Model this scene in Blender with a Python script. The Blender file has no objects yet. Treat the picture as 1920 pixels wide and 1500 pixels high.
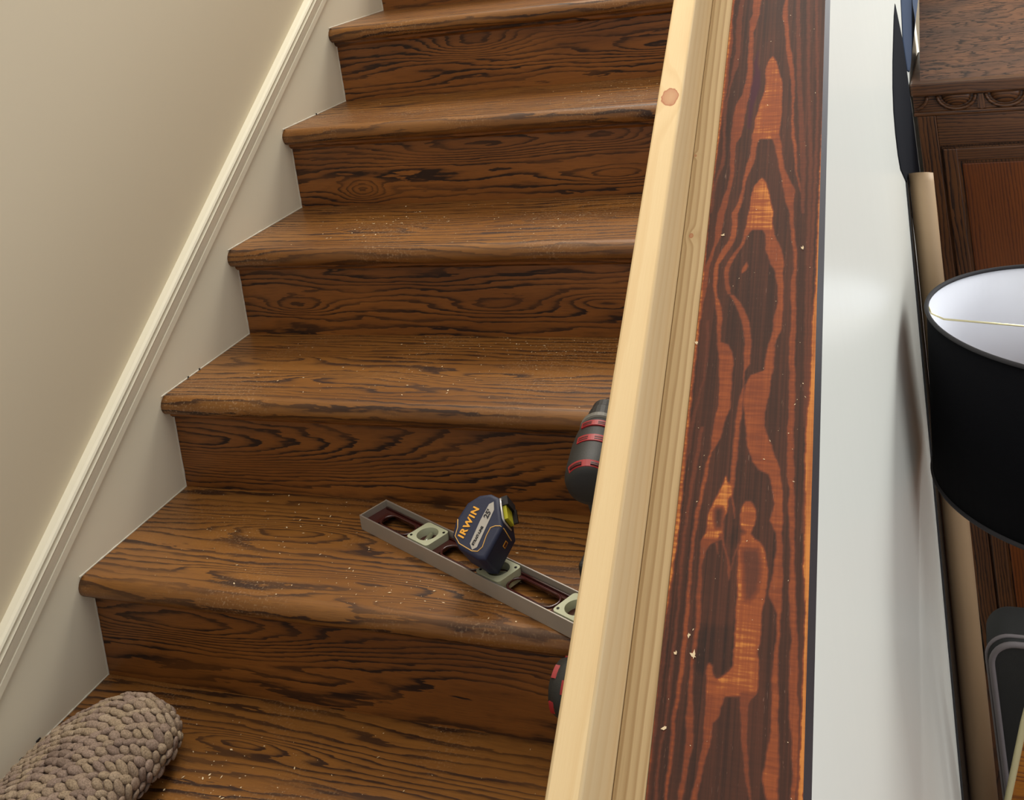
import bpy, bmesh, math, random
import numpy as np
from mathutils import Vector, Matrix, noise as mnoise

random.seed(7)
C = bpy.context.scene.collection
# ------------------------------------------------------------------ camera
F, CX, CY = 2183.18, 923.54, -33.55
cd = bpy.data.cameras.new('camera'); cam = bpy.data.objects.new('camera', cd); C.objects.link(cam)
cd.sensor_width = 36.0; cd.lens = F * 36.0 / 1920.0
cd.shift_x = (960 - CX) / 1920.0; cd.shift_y = (CY - 750) / 1920.0
cd.clip_start = 0.02
right = Vector((0.91386434, 0.37683807, -0.15114576))
down = Vector((-0.10952893, -0.12965324, -0.98549148))
fwd = Vector((-0.39096724, 0.91716035, -0.0772108))
M = Matrix.Identity(4)
for i in range(3):
    M[i][0] = right[i]; M[i][1] = -down[i]; M[i][2] = -fwd[i]
M.translation = Vector((1.46591, -1.35656, 1.00301))
cam.matrix_world = M
bpy.context.scene.camera = cam
# ------------------------------------------------------------------ world and large lights
w = bpy.data.worlds.new('world'); bpy.context.scene.world = w; w.use_nodes = True
bg = w.node_tree.nodes['Background']; bg.inputs[0].default_value = (0.95, 0.95, 1.0, 1); bg.inputs[1].default_value = 0.55
def area(name, loc, target, sx, sy, power, col):
    l = bpy.data.lights.new(name, 'AREA'); l.shape = 'RECTANGLE'; l.size = sx; l.size_y = sy
    l.energy = power; l.color = col
    o = bpy.data.objects.new(name, l); C.objects.link(o); o.location = loc
    o.rotation_euler = (Vector(target) - Vector(loc)).to_track_quat('-Z', 'Y').to_euler()
    return o
area('window_daylight', (3.3, 2.9, 0.8), (1.24, 0.1, -0.3), 1.5, 1.4, 118, (0.95, 0.98, 1.0))
area('side_window_daylight', (4.2, -0.4, 0.6), (1.24, 0.0, -0.2), 1.6, 1.6, 26, (0.97, 0.98, 1.0))
area('upstairs_daylight', (0.55, 2.5, 3.4), (0.5, 0.6, 0.3), 1.3, 1.3, 85, (1.0, 0.95, 0.86))
area('hall_ceiling_light', (0.75, -0.2, 3.3), (0.65, 0.1, 0.0), 1.8, 2.4, 44, (1.0, 0.93, 0.80))
vs = bpy.context.scene.view_settings
vs.view_transform = 'Standard'; vs.look = 'None'; vs.gamma = 1.0; vs.use_curve_mapping = False
vs.exposure = 0.0
# ------------------------------------------------------------------ constants
RUN, RISE, OV, TH = 0.26, 0.184083, 0.030, 0.0365
SL = math.hypot(RUN, RISE); D0 = Vector((0, RUN / SL, RISE / SL)); N0 = Vector((0, -RISE / SL, RUN / SL))
def SP(x, t, h): return Vector((x, 0, 0)) + D0 * t + N0 * h     # position along the stair slope
FLOOR = -7 * RISE
WX = 1.2410                                                     # outer face of the half wall
XI = 1.0750                                                     # its face towards the stairs
# ------------------------------------------------------------------ materials
def lin(r, g, b):
    f = lambda c: (c / 255 / 12.92) if c / 255 <= 0.04045 else ((c / 255 + 0.055) / 1.055) ** 2.4
    return (f(r), f(g), f(b), 1)
class NT:
    def __init__(s, name):
        s.m = bpy.data.materials.new(name); s.m.use_nodes = True; s.t = s.m.node_tree; s.b = s.t.nodes['Principled BSDF']
    def n(s, typ, **k):
        x = s.t.nodes.new(typ)
        for a, v in k.items(): setattr(x, a, v)
        return x
    def put(s, sock, v):
        if hasattr(v, 'links') or isinstance(v, bpy.types.NodeSocket): s.t.links.new(v, sock)
        else: sock.default_value = v
    def math(s, op, a, b=0.0, c=None, clamp=False):
        x = s.n('ShaderNodeMath', operation=op, use_clamp=clamp); s.put(x.inputs[0], a); s.put(x.inputs[1], b)
        if c is not None: s.put(x.inputs[2], c)
        return x.outputs[0]
    def mix(s, f, a, b, mode='MIX'):
        x = s.n('ShaderNodeMix', data_type='RGBA', blend_type=mode); s.put(x.inputs[0], f); s.put(x.inputs[6], a); s.put(x.inputs[7], b)
        return x.outputs[2]
    def noise(s, vec, scale=1.0, detail=2.0, rough=0.5, dist=0.0):
        x = s.n('ShaderNodeTexNoise'); s.put(x.inputs['Vector'], vec); x.inputs['Scale'].default_value = scale
        x.inputs['Detail'].default_value = detail; x.inputs['Roughness'].default_value = rough; x.inputs['Distortion'].default_value = dist
        return x.outputs['Fac']
    def comb(s, a, b, c=0.0):
        x = s.n('ShaderNodeCombineXYZ'); s.put(x.inputs[0], a); s.put(x.inputs[1], b); s.put(x.inputs[2], c); return x.outputs[0]
    def ramp(s, f, stops, interp='LINEAR'):
        x = s.n('ShaderNodeValToRGB'); s.put(x.inputs[0], f); e = x.color_ramp.elements; x.color_ramp.interpolation = interp
        while len(e) < len(stops): e.new(0.5)
        for q, (p, c) in zip(e, stops): q.position = p; q.color = c if len(c) == 4 else (*c, 1)
        return x.outputs[0]
    def attr(s, name):
        return s.n('ShaderNodeAttribute', attribute_name=name)
    def sep(s, v):
        x = s.n('ShaderNodeSeparateXYZ'); s.put(x.inputs[0], v); return x.outputs
    def bump(s, h, strength, dist):
        x = s.n('ShaderNodeBump'); x.inputs['Strength'].default_value = strength; x.inputs['Distance'].default_value = dist
        s.put(x.inputs['Height'], h); s.t.links.new(x.outputs[0], s.b.inputs['Normal'])
    def done(s, col=None, rough=None, spec=None, metal=None, coat=None, coatr=None):
        for k, v in (('Base Color', col), ('Roughness', rough), ('Specular IOR Level', spec), ('Metallic', metal), ('Coat Weight', coat), ('Coat Roughness', coatr)):
            if v is not None: s.put(s.b.inputs[k], v)
        return s.m
G = lambda v: (v, v, v, 1)

def oak(name, light, mid, dark, dens=62, warp=1.0, rough=0.34, coat=0.25, along=1.0, dust=0.0):
    """open-grained stained oak; reads the (u, v, ring offset) attribute 'grain'"""
    k = NT(name); u, v, p = k.sep(k.attr('grain').outputs['Vector'])[:3]
    W = lambda a, b: k.comb(k.math('MULTIPLY', u, a * along), k.math('MULTIPLY', v, b), k.math('MULTIPLY', p, 0.0))
    n1 = k.math('MULTIPLY', k.noise(W(1.3, 9), detail=1.5), 7.0 * warp)
    n2 = k.math('MULTIPLY', k.noise(W(6, 38), detail=2), 2.4 * warp)
    n3 = k.math('MULTIPLY', k.noise(W(34, 260), detail=2), 0.55)
    s = k.math('ADD', k.math('MULTIPLY', v, dens), p)
    for q in (n1, n2, n3): s = k.math('ADD', s, q)
    f = k.math('FRACT', s)
    line = k.ramp(f, [(0.0, G(0.1)), (0.05, G(1)), (0.22, G(1)), (0.36, G(.45)), (0.60, G(0.05)), (0.97, G(0.0))])
    wid = k.noise(W(3, 22), detail=2)
    line = k.math('MULTIPLY', line, k.ramp(wid, [(0.30, G(0.45)), (0.58, G(1))]))
    pores = k.ramp(k.noise(W(22, 900), detail=3, rough=.6), [(0.50, G(0)), (0.66, G(1))])
    line2 = k.math('MAXIMUM', line, k.math('MULTIPLY', pores, 0.38))
    tone = k.ramp(k.noise(W(1.6, 7), scale=1.7, detail=2), [(0.3, G(0)), (0.7, G(1))])
    col = k.mix(tone, mid, light)
    col = k.mix(k.math('MULTIPLY', k.noise(W(14, 180), detail=3), 0.55), col, mid)
    col = k.mix(line2, col, dark)
    if dust:
        geo = k.n('ShaderNodeNewGeometry'); nn = k.noise(geo.outputs['Position'], scale=5, detail=4)
        fine = k.noise(geo.outputs['Position'], scale=260, detail=2)
        m = k.math('MULTIPLY', k.ramp(nn, [(0.46, G(0)), (0.72, G(1))]), k.ramp(fine, [(0.55, G(0)), (0.68, G(1))]))
        col = k.mix(k.math('MULTIPLY', m, dust), col, lin(190, 160, 125))
    k.bump(k.math('MULTIPLY', line2, -1.0), 0.25, 0.0006)
    r = k.math('ADD', rough, k.math('MULTIPLY', line2, 0.16))
    return k.done(col, r, 0.38, coat=coat, coatr=0.25)

def pine(name, light, dark, dens=50, contrast=0.5, warp=1.0, knots=(), rough=0.55):
    k = NT(name); u, v, p = k.sep(k.attr('grain').outputs['Vector'])[:3]
    W = lambda a, b: k.comb(k.math('MULTIPLY', u, a), k.math('MULTIPLY', v, b), 0.0)
    pert = 0.0
    s = k.math('ADD', k.math('MULTIPLY', v, dens), k.math('MULTIPLY', k.noise(W(1.2, 6), detail=1), 3.0 * warp))
    s = k.math('ADD', s, k.math('MULTIPLY', k.noise(W(9, 60), detail=2), 0.5 * warp))
    km = None
    for (ku, kv, kr, ka) in knots:
        du = k.math('MULTIPLY', k.math('SUBTRACT', u, ku), 1.0 / (kr * 1.35)); dv = k.math('MULTIPLY', k.math('SUBTRACT', v, kv), 1.0 / kr)
        d2 = k.math('ADD', k.math('MULTIPLY', du, du), k.math('MULTIPLY', dv, dv)); d = k.math('SQRT', d2)
        s = k.math('ADD', s, k.math('MULTIPLY', k.math('POWER', 2.718, k.math('MULTIPLY', d2, -0.12)), ka))
        d = k.math('ADD', d, k.math('MULTIPLY', k.math('SUBTRACT', k.noise(W(160, 160)), .5), .35))
        mk = k.ramp(d, [(0.0, G(.55)), (0.45, G(.62)), (0.8, G(.72)), (0.93, G(1)), (1.06, G(.25)), (1.7, G(0))])
        km = mk if km is None else k.math('MAXIMUM', km, mk)
    f = k.math('FRACT', s)
    line = k.ramp(f, [(0, G(0)), (0.45, G(.25)), (0.80, G(1)), (0.92, G(.7)), (1, G(0))])
    fib = k.noise(W(18, 1300), detail=3)
    col = k.mix(k.math('MULTIPLY', line, contrast), light, dark)
    col = k.mix(k.math('MULTIPLY', k.ramp(fib, [(0.45, G(0)), (0.75, G(1))]), 0.22), col, dark)
    if km is not None: col = k.mix(km, col, lin(176, 104, 66))
    k.bump(fib, 0.15, 0.0004)
    return k.done(col, rough, 0.35)

def plain(name, c, rough=0.5, metal=0.0, spec=0.5, var=0.06, scale=30, bump=0.0, bscale=200, coat=0.0):
    k = NT(name); geo = k.n('ShaderNodeTexCoord').outputs['Object']
    col = k.mix(k.math('MULTIPLY', k.noise(geo, scale=scale, detail=3), var * 2), c, (c[0] * .55, c[1] * .55, c[2] * .55, 1))
    if bump: k.bump(k.noise(geo, scale=bscale, detail=3), bump, 0.001)
    return k.done(col, rough, spec, metal, coat=coat, coatr=.1)

OL, OM, OD = lin(148, 90, 42), lin(112, 62, 27), lin(50, 27, 15)
m_tread = oak('stained_oak_tread', lin(150, 101, 46), lin(120, 76, 32), lin(52, 28, 11), dens=62, warp=.8, rough=0.38, coat=.15, dust=0.45)
m_riser = oak('stained_oak_riser', lin(156, 98, 42), lin(118, 70, 26), lin(40, 20, 8), dens=60, warp=.95, rough=0.42, coat=.08)
m_cab = oak('dark_oak_cabinet', lin(124, 80, 44), lin(94, 58, 32), lin(46, 28, 18), dens=120, warp=.8, rough=0.42)
m_cab_panel = oak('reddish_oak_panel', lin(136, 74, 30), lin(116, 62, 26), lin(88, 45, 20), dens=130, warp=.5, rough=0.38)
m_cab_burl = oak('wild_grained_oak', lin(136, 88, 56), lin(88, 60, 46), lin(46, 31, 25), dens=34, warp=1.6, rough=0.5, along=2.2)
m_pine = pine('fresh_pine', lin(232, 204, 154), lin(214, 176, 120), dens=42, contrast=.34, knots=((0.5224, 0.0176, 0.0122, -1.2), (0.5739, -0.040, .0016, .2)))
m_pine2 = pine('ribbed_pine', lin(204, 178, 132), lin(164, 130, 84), dens=120, contrast=.75, warp=.8, knots=((0.353, 0.0107, .0028, .8), (0.484, 0.0033, .0016, .5)))
m_wall = plain('cream_wall_paint', lin(210, 198, 172), .6, var=.03, scale=2, bump=.05, bscale=120)
m_skirt = plain('off_white_stringer_paint', lin(234, 228, 206), .45, var=.04, scale=3, bump=.08, bscale=60)
m_trim = plain('ivory_trim_paint', lin(236, 230, 208), .35, var=.03, scale=8)
m_caulk = plain('dried_caulk', lin(214, 208, 190), .6, var=.2, scale=90)
m_white = NT('glossy_white_paint')
_c = m_white.n('ShaderNodeTexCoord').outputs['Object']; _x, _y, _z = m_white.sep(_c)[:3]
_s = m_white.noise(m_white.comb(m_white.math('MULTIPLY', _y, 3.0), m_white.math('MULTIPLY', _z, 0.6), 0.0), scale=3, detail=2)
m_white.bump(_s, .12, .004)
m_white = m_white.done(lin(236, 237, 226), .27, .5, coat=.0)
m_floor = oak('room_floor_oak', lin(120, 76, 42), lin(92, 56, 30), lin(48, 28, 17), dens=40)
m_card = plain('kraft_cardboard', lin(186, 156, 118), .6, var=.10, scale=14, bump=.1, bscale=400)
m_blackstrip = plain('satin_black', lin(16, 14, 16), .3)
m_shade_out = plain('black_linen_shade', lin(10, 10, 13), .95, spec=.1, bump=.3, bscale=900)
m_shade_in = plain('white_shade_lining', lin(228, 230, 236), .7, var=.02)
m_shade_rim = plain('black_rim_tape', lin(34, 31, 33), .8)
m_brass = plain('pale_brass_wire', lin(214, 204, 158), .3, metal=.6)
m_darkmetal = plain('dark_bronze_metal', lin(40, 36, 34), .4, metal=.8)
m_bag = plain('charcoal_nylon', lin(52, 54, 52), .75, var=.15, scale=20, bump=.4, bscale=900)
m_pipe = plain('grey_piping', lin(140, 134, 134), .6)
m_cream = plain('cream_binding', lin(206, 196, 150), .4)
m_amber = oak('amber_varnished_wood', lin(186, 124, 44), lin(160, 98, 30), lin(110, 60, 20), dens=60, rough=.25)
m_stain_edge = plain('black_stained_board_edge', lin(34, 30, 36), .5, var=.2, scale=60)
m_alu = plain('dull_aluminium', lin(164, 154, 140), .42, metal=.2, var=.12, scale=40)
m_rim = plain('worn_bright_aluminium', lin(196, 190, 184), .35, metal=.7)
m_maroon = plain('maroon_enamel_web', lin(66, 26, 24), .22, var=.25, scale=90, coat=.4)
m_vial = plain('pale_green_vial_plastic', lin(184, 187, 158), .4, var=.08)
m_vialin = plain('smoky_vial_lens', lin(122, 124, 100), .18, coat=.6)
m_navy = plain('navy_rubber', lin(26, 33, 62), .55, var=.12, scale=50, bump=.15, bscale=600)
m_gold = plain('gold_print', lin(226, 176, 92), .45)
m_orange = plain('orange_print', lin(240, 170, 50), .45)
m_silver = plain('silver_label', lin(176, 172, 166), .35, metal=.4)
m_ink = plain('black_print', lin(24, 22, 26), .6)
m_frame = plain('bright_chrome_frame', lin(226, 224, 220), .2, metal=.5)
m_blade = plain('yellow_tape_blade', lin(196, 190, 40), .4, var=.2, scale=120)
m_tool = plain('black_tool_rubber', lin(36, 36, 34), .55, var=.15, scale=40, bump=.2, bscale=500)
m_toolg = plain('grey_tool_collar', lin(104, 102, 94), .5, var=.1)
m_red = plain('red_tool_plastic', lin(158, 30, 34), .45, var=.15, scale=60)
m_redd = plain('deep_red_vent', lin(70, 10, 14), .5)
m_steel = plain('bright_steel', lin(200, 198, 196), .25, metal=1)
_k = NT('braided_jute'); _t = _k.attr('tint').outputs['Fac']; _p = _k.n('ShaderNodeTexCoord').outputs['Object']
_c = _k.ramp(_t, [(0, lin(132, 113, 101)), (.35, lin(158, 137, 123)), (.7, lin(168, 148, 122)), (1, lin(188, 168, 146))])
_f = _k.noise(_p, scale=420, detail=4, rough=.7)
_c = _k.mix(_k.ramp(_f, [(.40, G(.55)), (.60, G(0))]), _c, lin(92, 76, 60)); _k.bump(_f, .9, .0015)
m_jute = _k.done(_c, .85, .2)
m_shadow = plain('navy_shadow', lin(18, 20, 26), .95, spec=.1, var=.2, scale=25)  # dark colour standing for the cabinet's shadow and reflection on the white wall
m_shadow2 = plain('slate_blue_shadow', lin(66, 76, 94), .95, spec=.1, var=.1, scale=25)  # bluish colour standing for the shaded wall behind
m_dust = plain('sawdust_flakes', lin(232, 208, 168), .8)
# ------------------------------------------------------------------ mesh helpers
def link(name, bm, mat, parent=None, smooth=False, recalc=True):
    me = bpy.data.meshes.new(name)
    if recalc: bmesh.ops.recalc_face_normals(bm, faces=bm.faces)
    bm.to_mesh(me); bm.free()
    for mm in (mat if isinstance(mat, (list, tuple)) else [mat]): me.materials.append(mm)
    if smooth:
        for f in me.polygons: f.use_smooth = True
    o = bpy.data.objects.new(name, me); C.objects.link(o)
    if parent is not None: o.parent = parent
    return o
def tag(o, label, cat, group=None, kind=None):
    o['label'] = label; o['category'] = cat
    if group: o['group'] = group
    if kind: o['kind'] = kind
    return o
def structure(o, label=None):
    o['kind'] = 'structure'
    if label: o['label'] = label
    return o
def empty(name, loc=(0, 0, 0)):
    o = bpy.data.objects.new(name, None); C.objects.link(o); o.location = loc; o.empty_display_size = .05
    return o
def box(bm, lo, hi, mi=0, M=None, bev=0.0, seg=2):
    v = [bm.verts.new((x, y, z)) for x in (lo[0], hi[0]) for y in (lo[1], hi[1]) for z in (lo[2], hi[2])]
    fs = [bm.faces.new([v[i] for i in q]) for q in ((0, 1, 3, 2), (4, 6, 7, 5), (0, 4, 5, 1), (2, 3, 7, 6), (0, 2, 6, 4), (1, 5, 7, 3))]
    for f in fs: f.material_index = mi
    if bev:
        es = list({e for f in fs for e in f.edges})
        r = bmesh.ops.bevel(bm, geom=es, offset=bev, segments=seg, affect='EDGES', profile=.5)
        v = list({x for f in r['faces'] for x in f.verts} | {x for x in v if x.is_valid})
        v = [x for x in v if x.is_valid]
    if M is not None: bmesh.ops.transform(bm, matrix=M, verts=v)
    return v
def prism(bm, pts, axis_vec, mi=0, origin=(0, 0, 0), ex=(1, 0, 0), ey=(0, 1, 0)):
    """polygon pts in the (ex, ey) plane extruded along axis_vec"""
    o = Vector(origin); ex = Vector(ex); ey = Vector(ey); a = Vector(axis_vec)
    b0 = [bm.verts.new(o + ex * x + ey * y) for x, y in pts]; b1 = [bm.verts.new(v.co + a) for v in b0]
    n = len(pts); fs = [bm.faces.new(b0), bm.faces.new(b1[::-1])]
    for i in range(n): fs.append(bm.faces.new([b0[i], b0[(i + 1) % n], b1[(i + 1) % n], b1[i]]))
    for f in fs: f.material_index = mi
    return b0 + b1, fs
def tube(bm, pts, r, seg=10, cap=True, mi=0):
    pts = [Vector(p) for p in pts]; rings = []; rr = r if isinstance(r, (list, tuple)) else [r] * len(pts)
    prev = None
    for i, p in enumerate(pts):
        t = (pts[min(i + 1, len(pts) - 1)] - pts[max(i - 1, 0)]).normalized()
        a = prev if prev is not None else (Vector((0, 0, 1)) if abs(t.z) < .9 else Vector((1, 0, 0)))
        a = (a - t * a.dot(t)).normalized(); prev = a; b = t.cross(a)
        rings.append([bm.verts.new(p + (a * math.cos(q) + b * math.sin(q)) * rr[i]) for q in [2 * math.pi * j / seg for j in range(seg)]])
    for i in range(len(rings) - 1):
        for j in range(seg):
            f = bm.faces.new([rings[i][j], rings[i][(j + 1) % seg], rings[i + 1][(j + 1) % seg], rings[i + 1][j]]); f.material_index = mi
    if cap:
        bm.faces.new(rings[0][::-1]).material_index = mi; bm.faces.new(rings[-1]).material_index = mi
    return rings
def lathe(bm, prof, M=None, seg=40, mi=0, sx=1.0, sy=1.0):
    """prof: list of (radius, z)"""
    rings = []
    for r, z in prof:
        rings.append([bm.verts.new((r * sx * math.cos(2 * math.pi * j / seg), r * sy * math.sin(2 * math.pi * j / seg), z)) for j in range(seg)])
    for i in range(len(rings) - 1):
        for j in range(seg):
            bm.faces.new([rings[i][j], rings[i][(j + 1) % seg], rings[i + 1][(j + 1) % seg], rings[i + 1][j]]).material_index = mi
    if prof[0][0] > 1e-5: bm.faces.new(rings[0][::-1])
    if prof[-1][0] > 1e-5: bm.faces.new(rings[-1])
    vs_ = [v for q in rings for v in q]
    if M is not None: bmesh.ops.transform(bm, matrix=M, verts=vs_)
    return vs_
def set_grain(o, fn):
    me = o.data; a = me.attributes.new('grain', 'FLOAT_VECTOR', 'CORNER')
    out = []
    for poly in me.polygons:
        n = poly.normal
        for li in poly.loop_indices:
            out += list(fn(me.vertices[me.loops[li].vertex_index].co, n))
    a.data.foreach_set('vector', out)
    return o
def grain_axis(axis, off=0.0):
    ax = {'x': 0, 'y': 1, 'z': 2}[axis]
    def fn(c, n):
        o = [c[i] for i in range(3) if i != ax]
        return (c[ax] + off * 3.7, o[0] + o[1] + off, 0.0)
    return fn
def wood(o, axis, off=0.0): return set_grain(o, grain_axis(axis, off))
# ================================================================== the staircase
stair = empty('staircase', (0, -1.6, FLOOR))
tag(stair, 'stained oak staircase with rounded nosings climbing beside the cream wall', 'staircase')
OFF = Vector((0, 1.6, -FLOOR))
# figured places of the boards: (x, height or depth, ring shift, width along, width across)
FIG_R = {4: [(.362, .118, 5.4, .13, .030), (.60, .133, 2.6, .07, .016), (.25, .07, -2, .12, .02), (.8, .07, 2.2, .12, .02)],
         3: [(.47, .118, 5.0, .22, .024), (.163, .035, 4.2, .045, .020), (.739, .120, 3.2, .09, .018), (.75, .045, 2.8, .09, .016)],
         2: [(.129, .058, 3.4, .08, .016), (.56, .063, 3.0, .11, .018), (.78, .067, -2.8, .09, .018), (.36, .12, 2, .2, .02)],
         1: [(.02, .085, 9.5, .46, .046), (.80, .075, -4.2, .22, .035)],
         0: [(.16, .105, 6.5, .32, .028), (.72, .075, -3.6, .30, .035), (.95, .10, 3.2, .14, .03)],
         5: [(.3, .06, 3.5, .12, .02)]}
FIG_T = {0: [(.30, .18, 3.6, .14, .02), (.50, .07, 3.4, .16, .018), (.62, .03, 3.2, .12, .016), (.28, .06, 2.6, .12, .014)],
         1: [(.35, .10, 3.2, .16, .022), (.62, .12, -2.6, .14, .02), (.15, .18, 3, .12, .02)],
         2: [(.30, .12, 2.4, .10, .02), (.7, .15, 2.8, .14, .02)],
         -1: [(.33, .20, 3.8, .10, .016), (.60, .10, 3.0, .2, .02)]}
def shift(figs, a, b):
    return sum(q[2] * math.exp(-((a - q[0]) / q[3]) ** 2 - ((b - q[1]) / q[4]) ** 2) for q in figs)
def grid_object(name, prof, x0, x1, nx, mat, figs, seed, vof):
    """profile of (y, z) swept along x, with the grain attribute laid along x"""
    bm = bmesh.new(); cols = []
    for i in range(nx + 1):
        x = x0 + (x1 - x0) * i / nx
        cols.append([bm.verts.new(Vector((x, y, z)) + OFF) for y, z in prof])
    n = len(prof)
    for i in range(nx):
        for j in range(n): bm.faces.new([cols[i][j], cols[i + 1][j], cols[i + 1][(j + 1) % n], cols[i][(j + 1) % n]])
    bm.faces.new(cols[0]); bm.faces.new(cols[-1][::-1])
    arc = [0.0]
    for j in range(1, n): arc.append(arc[-1] + math.hypot(prof[j][0] - prof[j - 1][0], prof[j][1] - prof[j - 1][1]))
    val = {}
    for i in range(nx + 1):
        x = x0 + (x1 - x0) * i / nx
        for j in range(n): val[i * n + j] = (x, arc[j] + seed * 1.37, shift(figs, x, vof(prof[j], arc[j])) if figs else 0.0)
    o = link(name, bm, mat, stair, recalc=True)
    a = o.data.attributes.new('grain', 'FLOAT_VECTOR', 'POINT')
    a.data.foreach_set('vector', [q for k in range(n * (nx + 1)) for q in val[k]])
    return o
for k in range(-6, 9):
    yf, z = k * RUN, k * RISE; near = -2 <= k <= 5
    r = TH / 2; prof = []
    yb = yf + RUN + OV + .004
    nb = 40 if near else 4
    for j in range(nb + 1): prof.append((yb + (yf + r - yb) * j / nb, z))
    for j in range(1, 9): a = math.pi / 2 + math.pi * j / 9; prof.append((yf + r + r * math.cos(a), z - r + r * math.sin(a)))
    for j in range(3): prof.append((yf + r + (OV + .02 - r) * j / 2 , z - TH))
    # keep the underside short so it meets the riser board; close at the back
    prof.append((yb, z - TH))
    t = grid_object('tread', prof, 0.0, XI, 110 if near else 12, m_tread, FIG_T.get(k), 11.3 + k, lambda p, a, yf=yf: p[0] - yf)
    for pl_ in t.data.polygons: pl_.use_smooth = False
    m = t.data
    for f in m.polygons:
        if abs(f.normal.x) < .5 and abs(f.normal.z) < .98 and f.normal.y < -.05: f.use_smooth = True
for k in range(-6, 9):
    yr, z0, z1 = k * RUN + OV, (k - 1) * RISE, k * RISE - TH; near = -1 <= k <= 5
    nb = 28 if near else 3
    prof = [(yr, z0 + (z1 - z0) * j / nb) for j in range(nb + 1)] + [(yr + .018, z1), (yr + .018, z0)]
    grid_object('riser', prof, 0.0, XI, 110 if near else 12, m_riser, FIG_R.get(k), 51.7 + 2 * k, lambda p, a, z0=z0: p[1] - z0)
    # small quarter-round strip under the nosing
    prof = [(yr + .001, z1), (yr - .010, z1), (yr - .009, z1 - .006), (yr - .004, z1 - .011), (yr + .001, z1 - .013)]
    o = grid_object('nosing_strip', prof, 0.0, XI, 8, m_riser, None, 80 + k, lambda p, a: 0)

# ================================================================== stairwell wall, stringer, trim
def slab(name, quad, thick_vec, mat, parent=None):
    bm = bmesh.new(); a = [bm.verts.new(q) for q in quad]; b = [bm.verts.new(Vector(q) + Vector(thick_vec)) for q in quad]
    bm.faces.new(a); bm.faces.new(b[::-1]); n = len(quad)
    for i in range(n): bm.faces.new([a[i], a[(i + 1) % n], b[(i + 1) % n], b[i]])
    return link(name, bm, mat, parent)
P_LO, P_HI = .0537, .1080
T0, T1 = -2.1, 3.6
structure(slab('wall_left', [SP(-.006, T0, P_HI - .02), SP(-.006, T1, P_HI - .02), Vector((-.006, SP(0, T1, P_HI).y, 4.4)), Vector((-.006, SP(0, T0, P_HI).y, 4.4))], (-.1, 0, 0), m_wall))
structure(slab('trim_1', [SP(0, T0, -.34), SP(0, T1, -.34), SP(0, T1, P_LO + .01), SP(0, T0, P_LO + .01)], (-.10, 0, 0), m_skirt), 'painted stringer board along the left of the stairs')
bm = bmesh.new()
mp = [(P_LO, -.004), (P_LO, .009), (.0660, .0095), (.0672, .0070), (.0700, .0070), (.0715, .0105), (.0880, .0135), (.0920, .0150), (.0945, .0085), (.0975, .0080), (.0995, .0135), (.1030, .0155), (.1065, .0135), (P_HI, .0080), (P_HI, -.008)]
ra = [bm.verts.new(SP(x, T0, h)) for h, x in mp]; rb_ = [bm.verts.new(SP(x, T1, h)) for h, x in mp]
for i in range(len(mp)): bm.faces.new([ra[i], ra[(i + 1) % len(mp)], rb_[(i + 1) % len(mp)], rb_[i]])
bm.faces.new(ra); bm.faces.new(rb_[::-1])
structure(link('trim_2', bm, m_trim), 'ivory moulding running up the left wall')
# ragged bead of caulk where the stairs meet the painted board
bm = bmesh.new()
for k in range(-3, 6):
    pa = [(k * RUN + .006, k * RISE + .0005), ((k + 1) * RUN + OV - .001, k * RISE + .0005)]
    pb = [((k + 1) * RUN + OV - .001, k * RISE), ((k + 1) * RUN + OV - .001, (k + 1) * RISE - TH)]
    for (y0, z0), (y1, z1) in (pa, pb):
        L_ = math.hypot(y1 - y0, z1 - z0); n = int(L_ / .006); pts = []; rr = []
        for i in range(n + 1):
            q = i / n; y = y0 + (y1 - y0) * q; z = z0 + (z1 - z0) * q
            pts.append((0.0, y, z)); rr.append(.0012 + .0016 * max(0, mnoise.noise(Vector((y * 60, z * 60, k)))) + .0004 * random.random())
        tube(bm, pts, rr, 6)
structure(link('trim_3', bm, m_caulk), 'ragged bead of dried caulk along the stair edges')
# small dark chips in the caulk by the lowest tread
bm = bmesh.new()
for y, s in ((-.128, .006), (-.165, .0035), (.38, .002), (.345, .002), (.93, .0022)):
    k = math.floor(y / RUN) if y > 0 else -1
    box(bm, (.0006, y - s, k * RISE + .001), (.0024, y + s * .4, k * RISE + .001 + s * 1.2))
structure(link('trim_4', bm, m_ink), 'small dark chips in the caulk')

# ================================================================== half wall and boards on it
H_PL = .4025                      # top of the stained board
HB = H_PL - .040
TA, TB = -1.9, 3.2
bm = bmesh.new()
body = [(TA, HB), (TB, HB)]
yA, yB = SP(0, TA, HB).y, SP(0, TB, HB).y
quad = [SP(XI, TA, HB), SP(XI, TB, HB), Vector((XI, yB, FLOOR)), Vector((XI, yA, FLOOR))]
structure(slab('wall_right', quad, (WX - XI, 0, 0), m_white), 'glossy white half wall between the stairs and the room')

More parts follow.
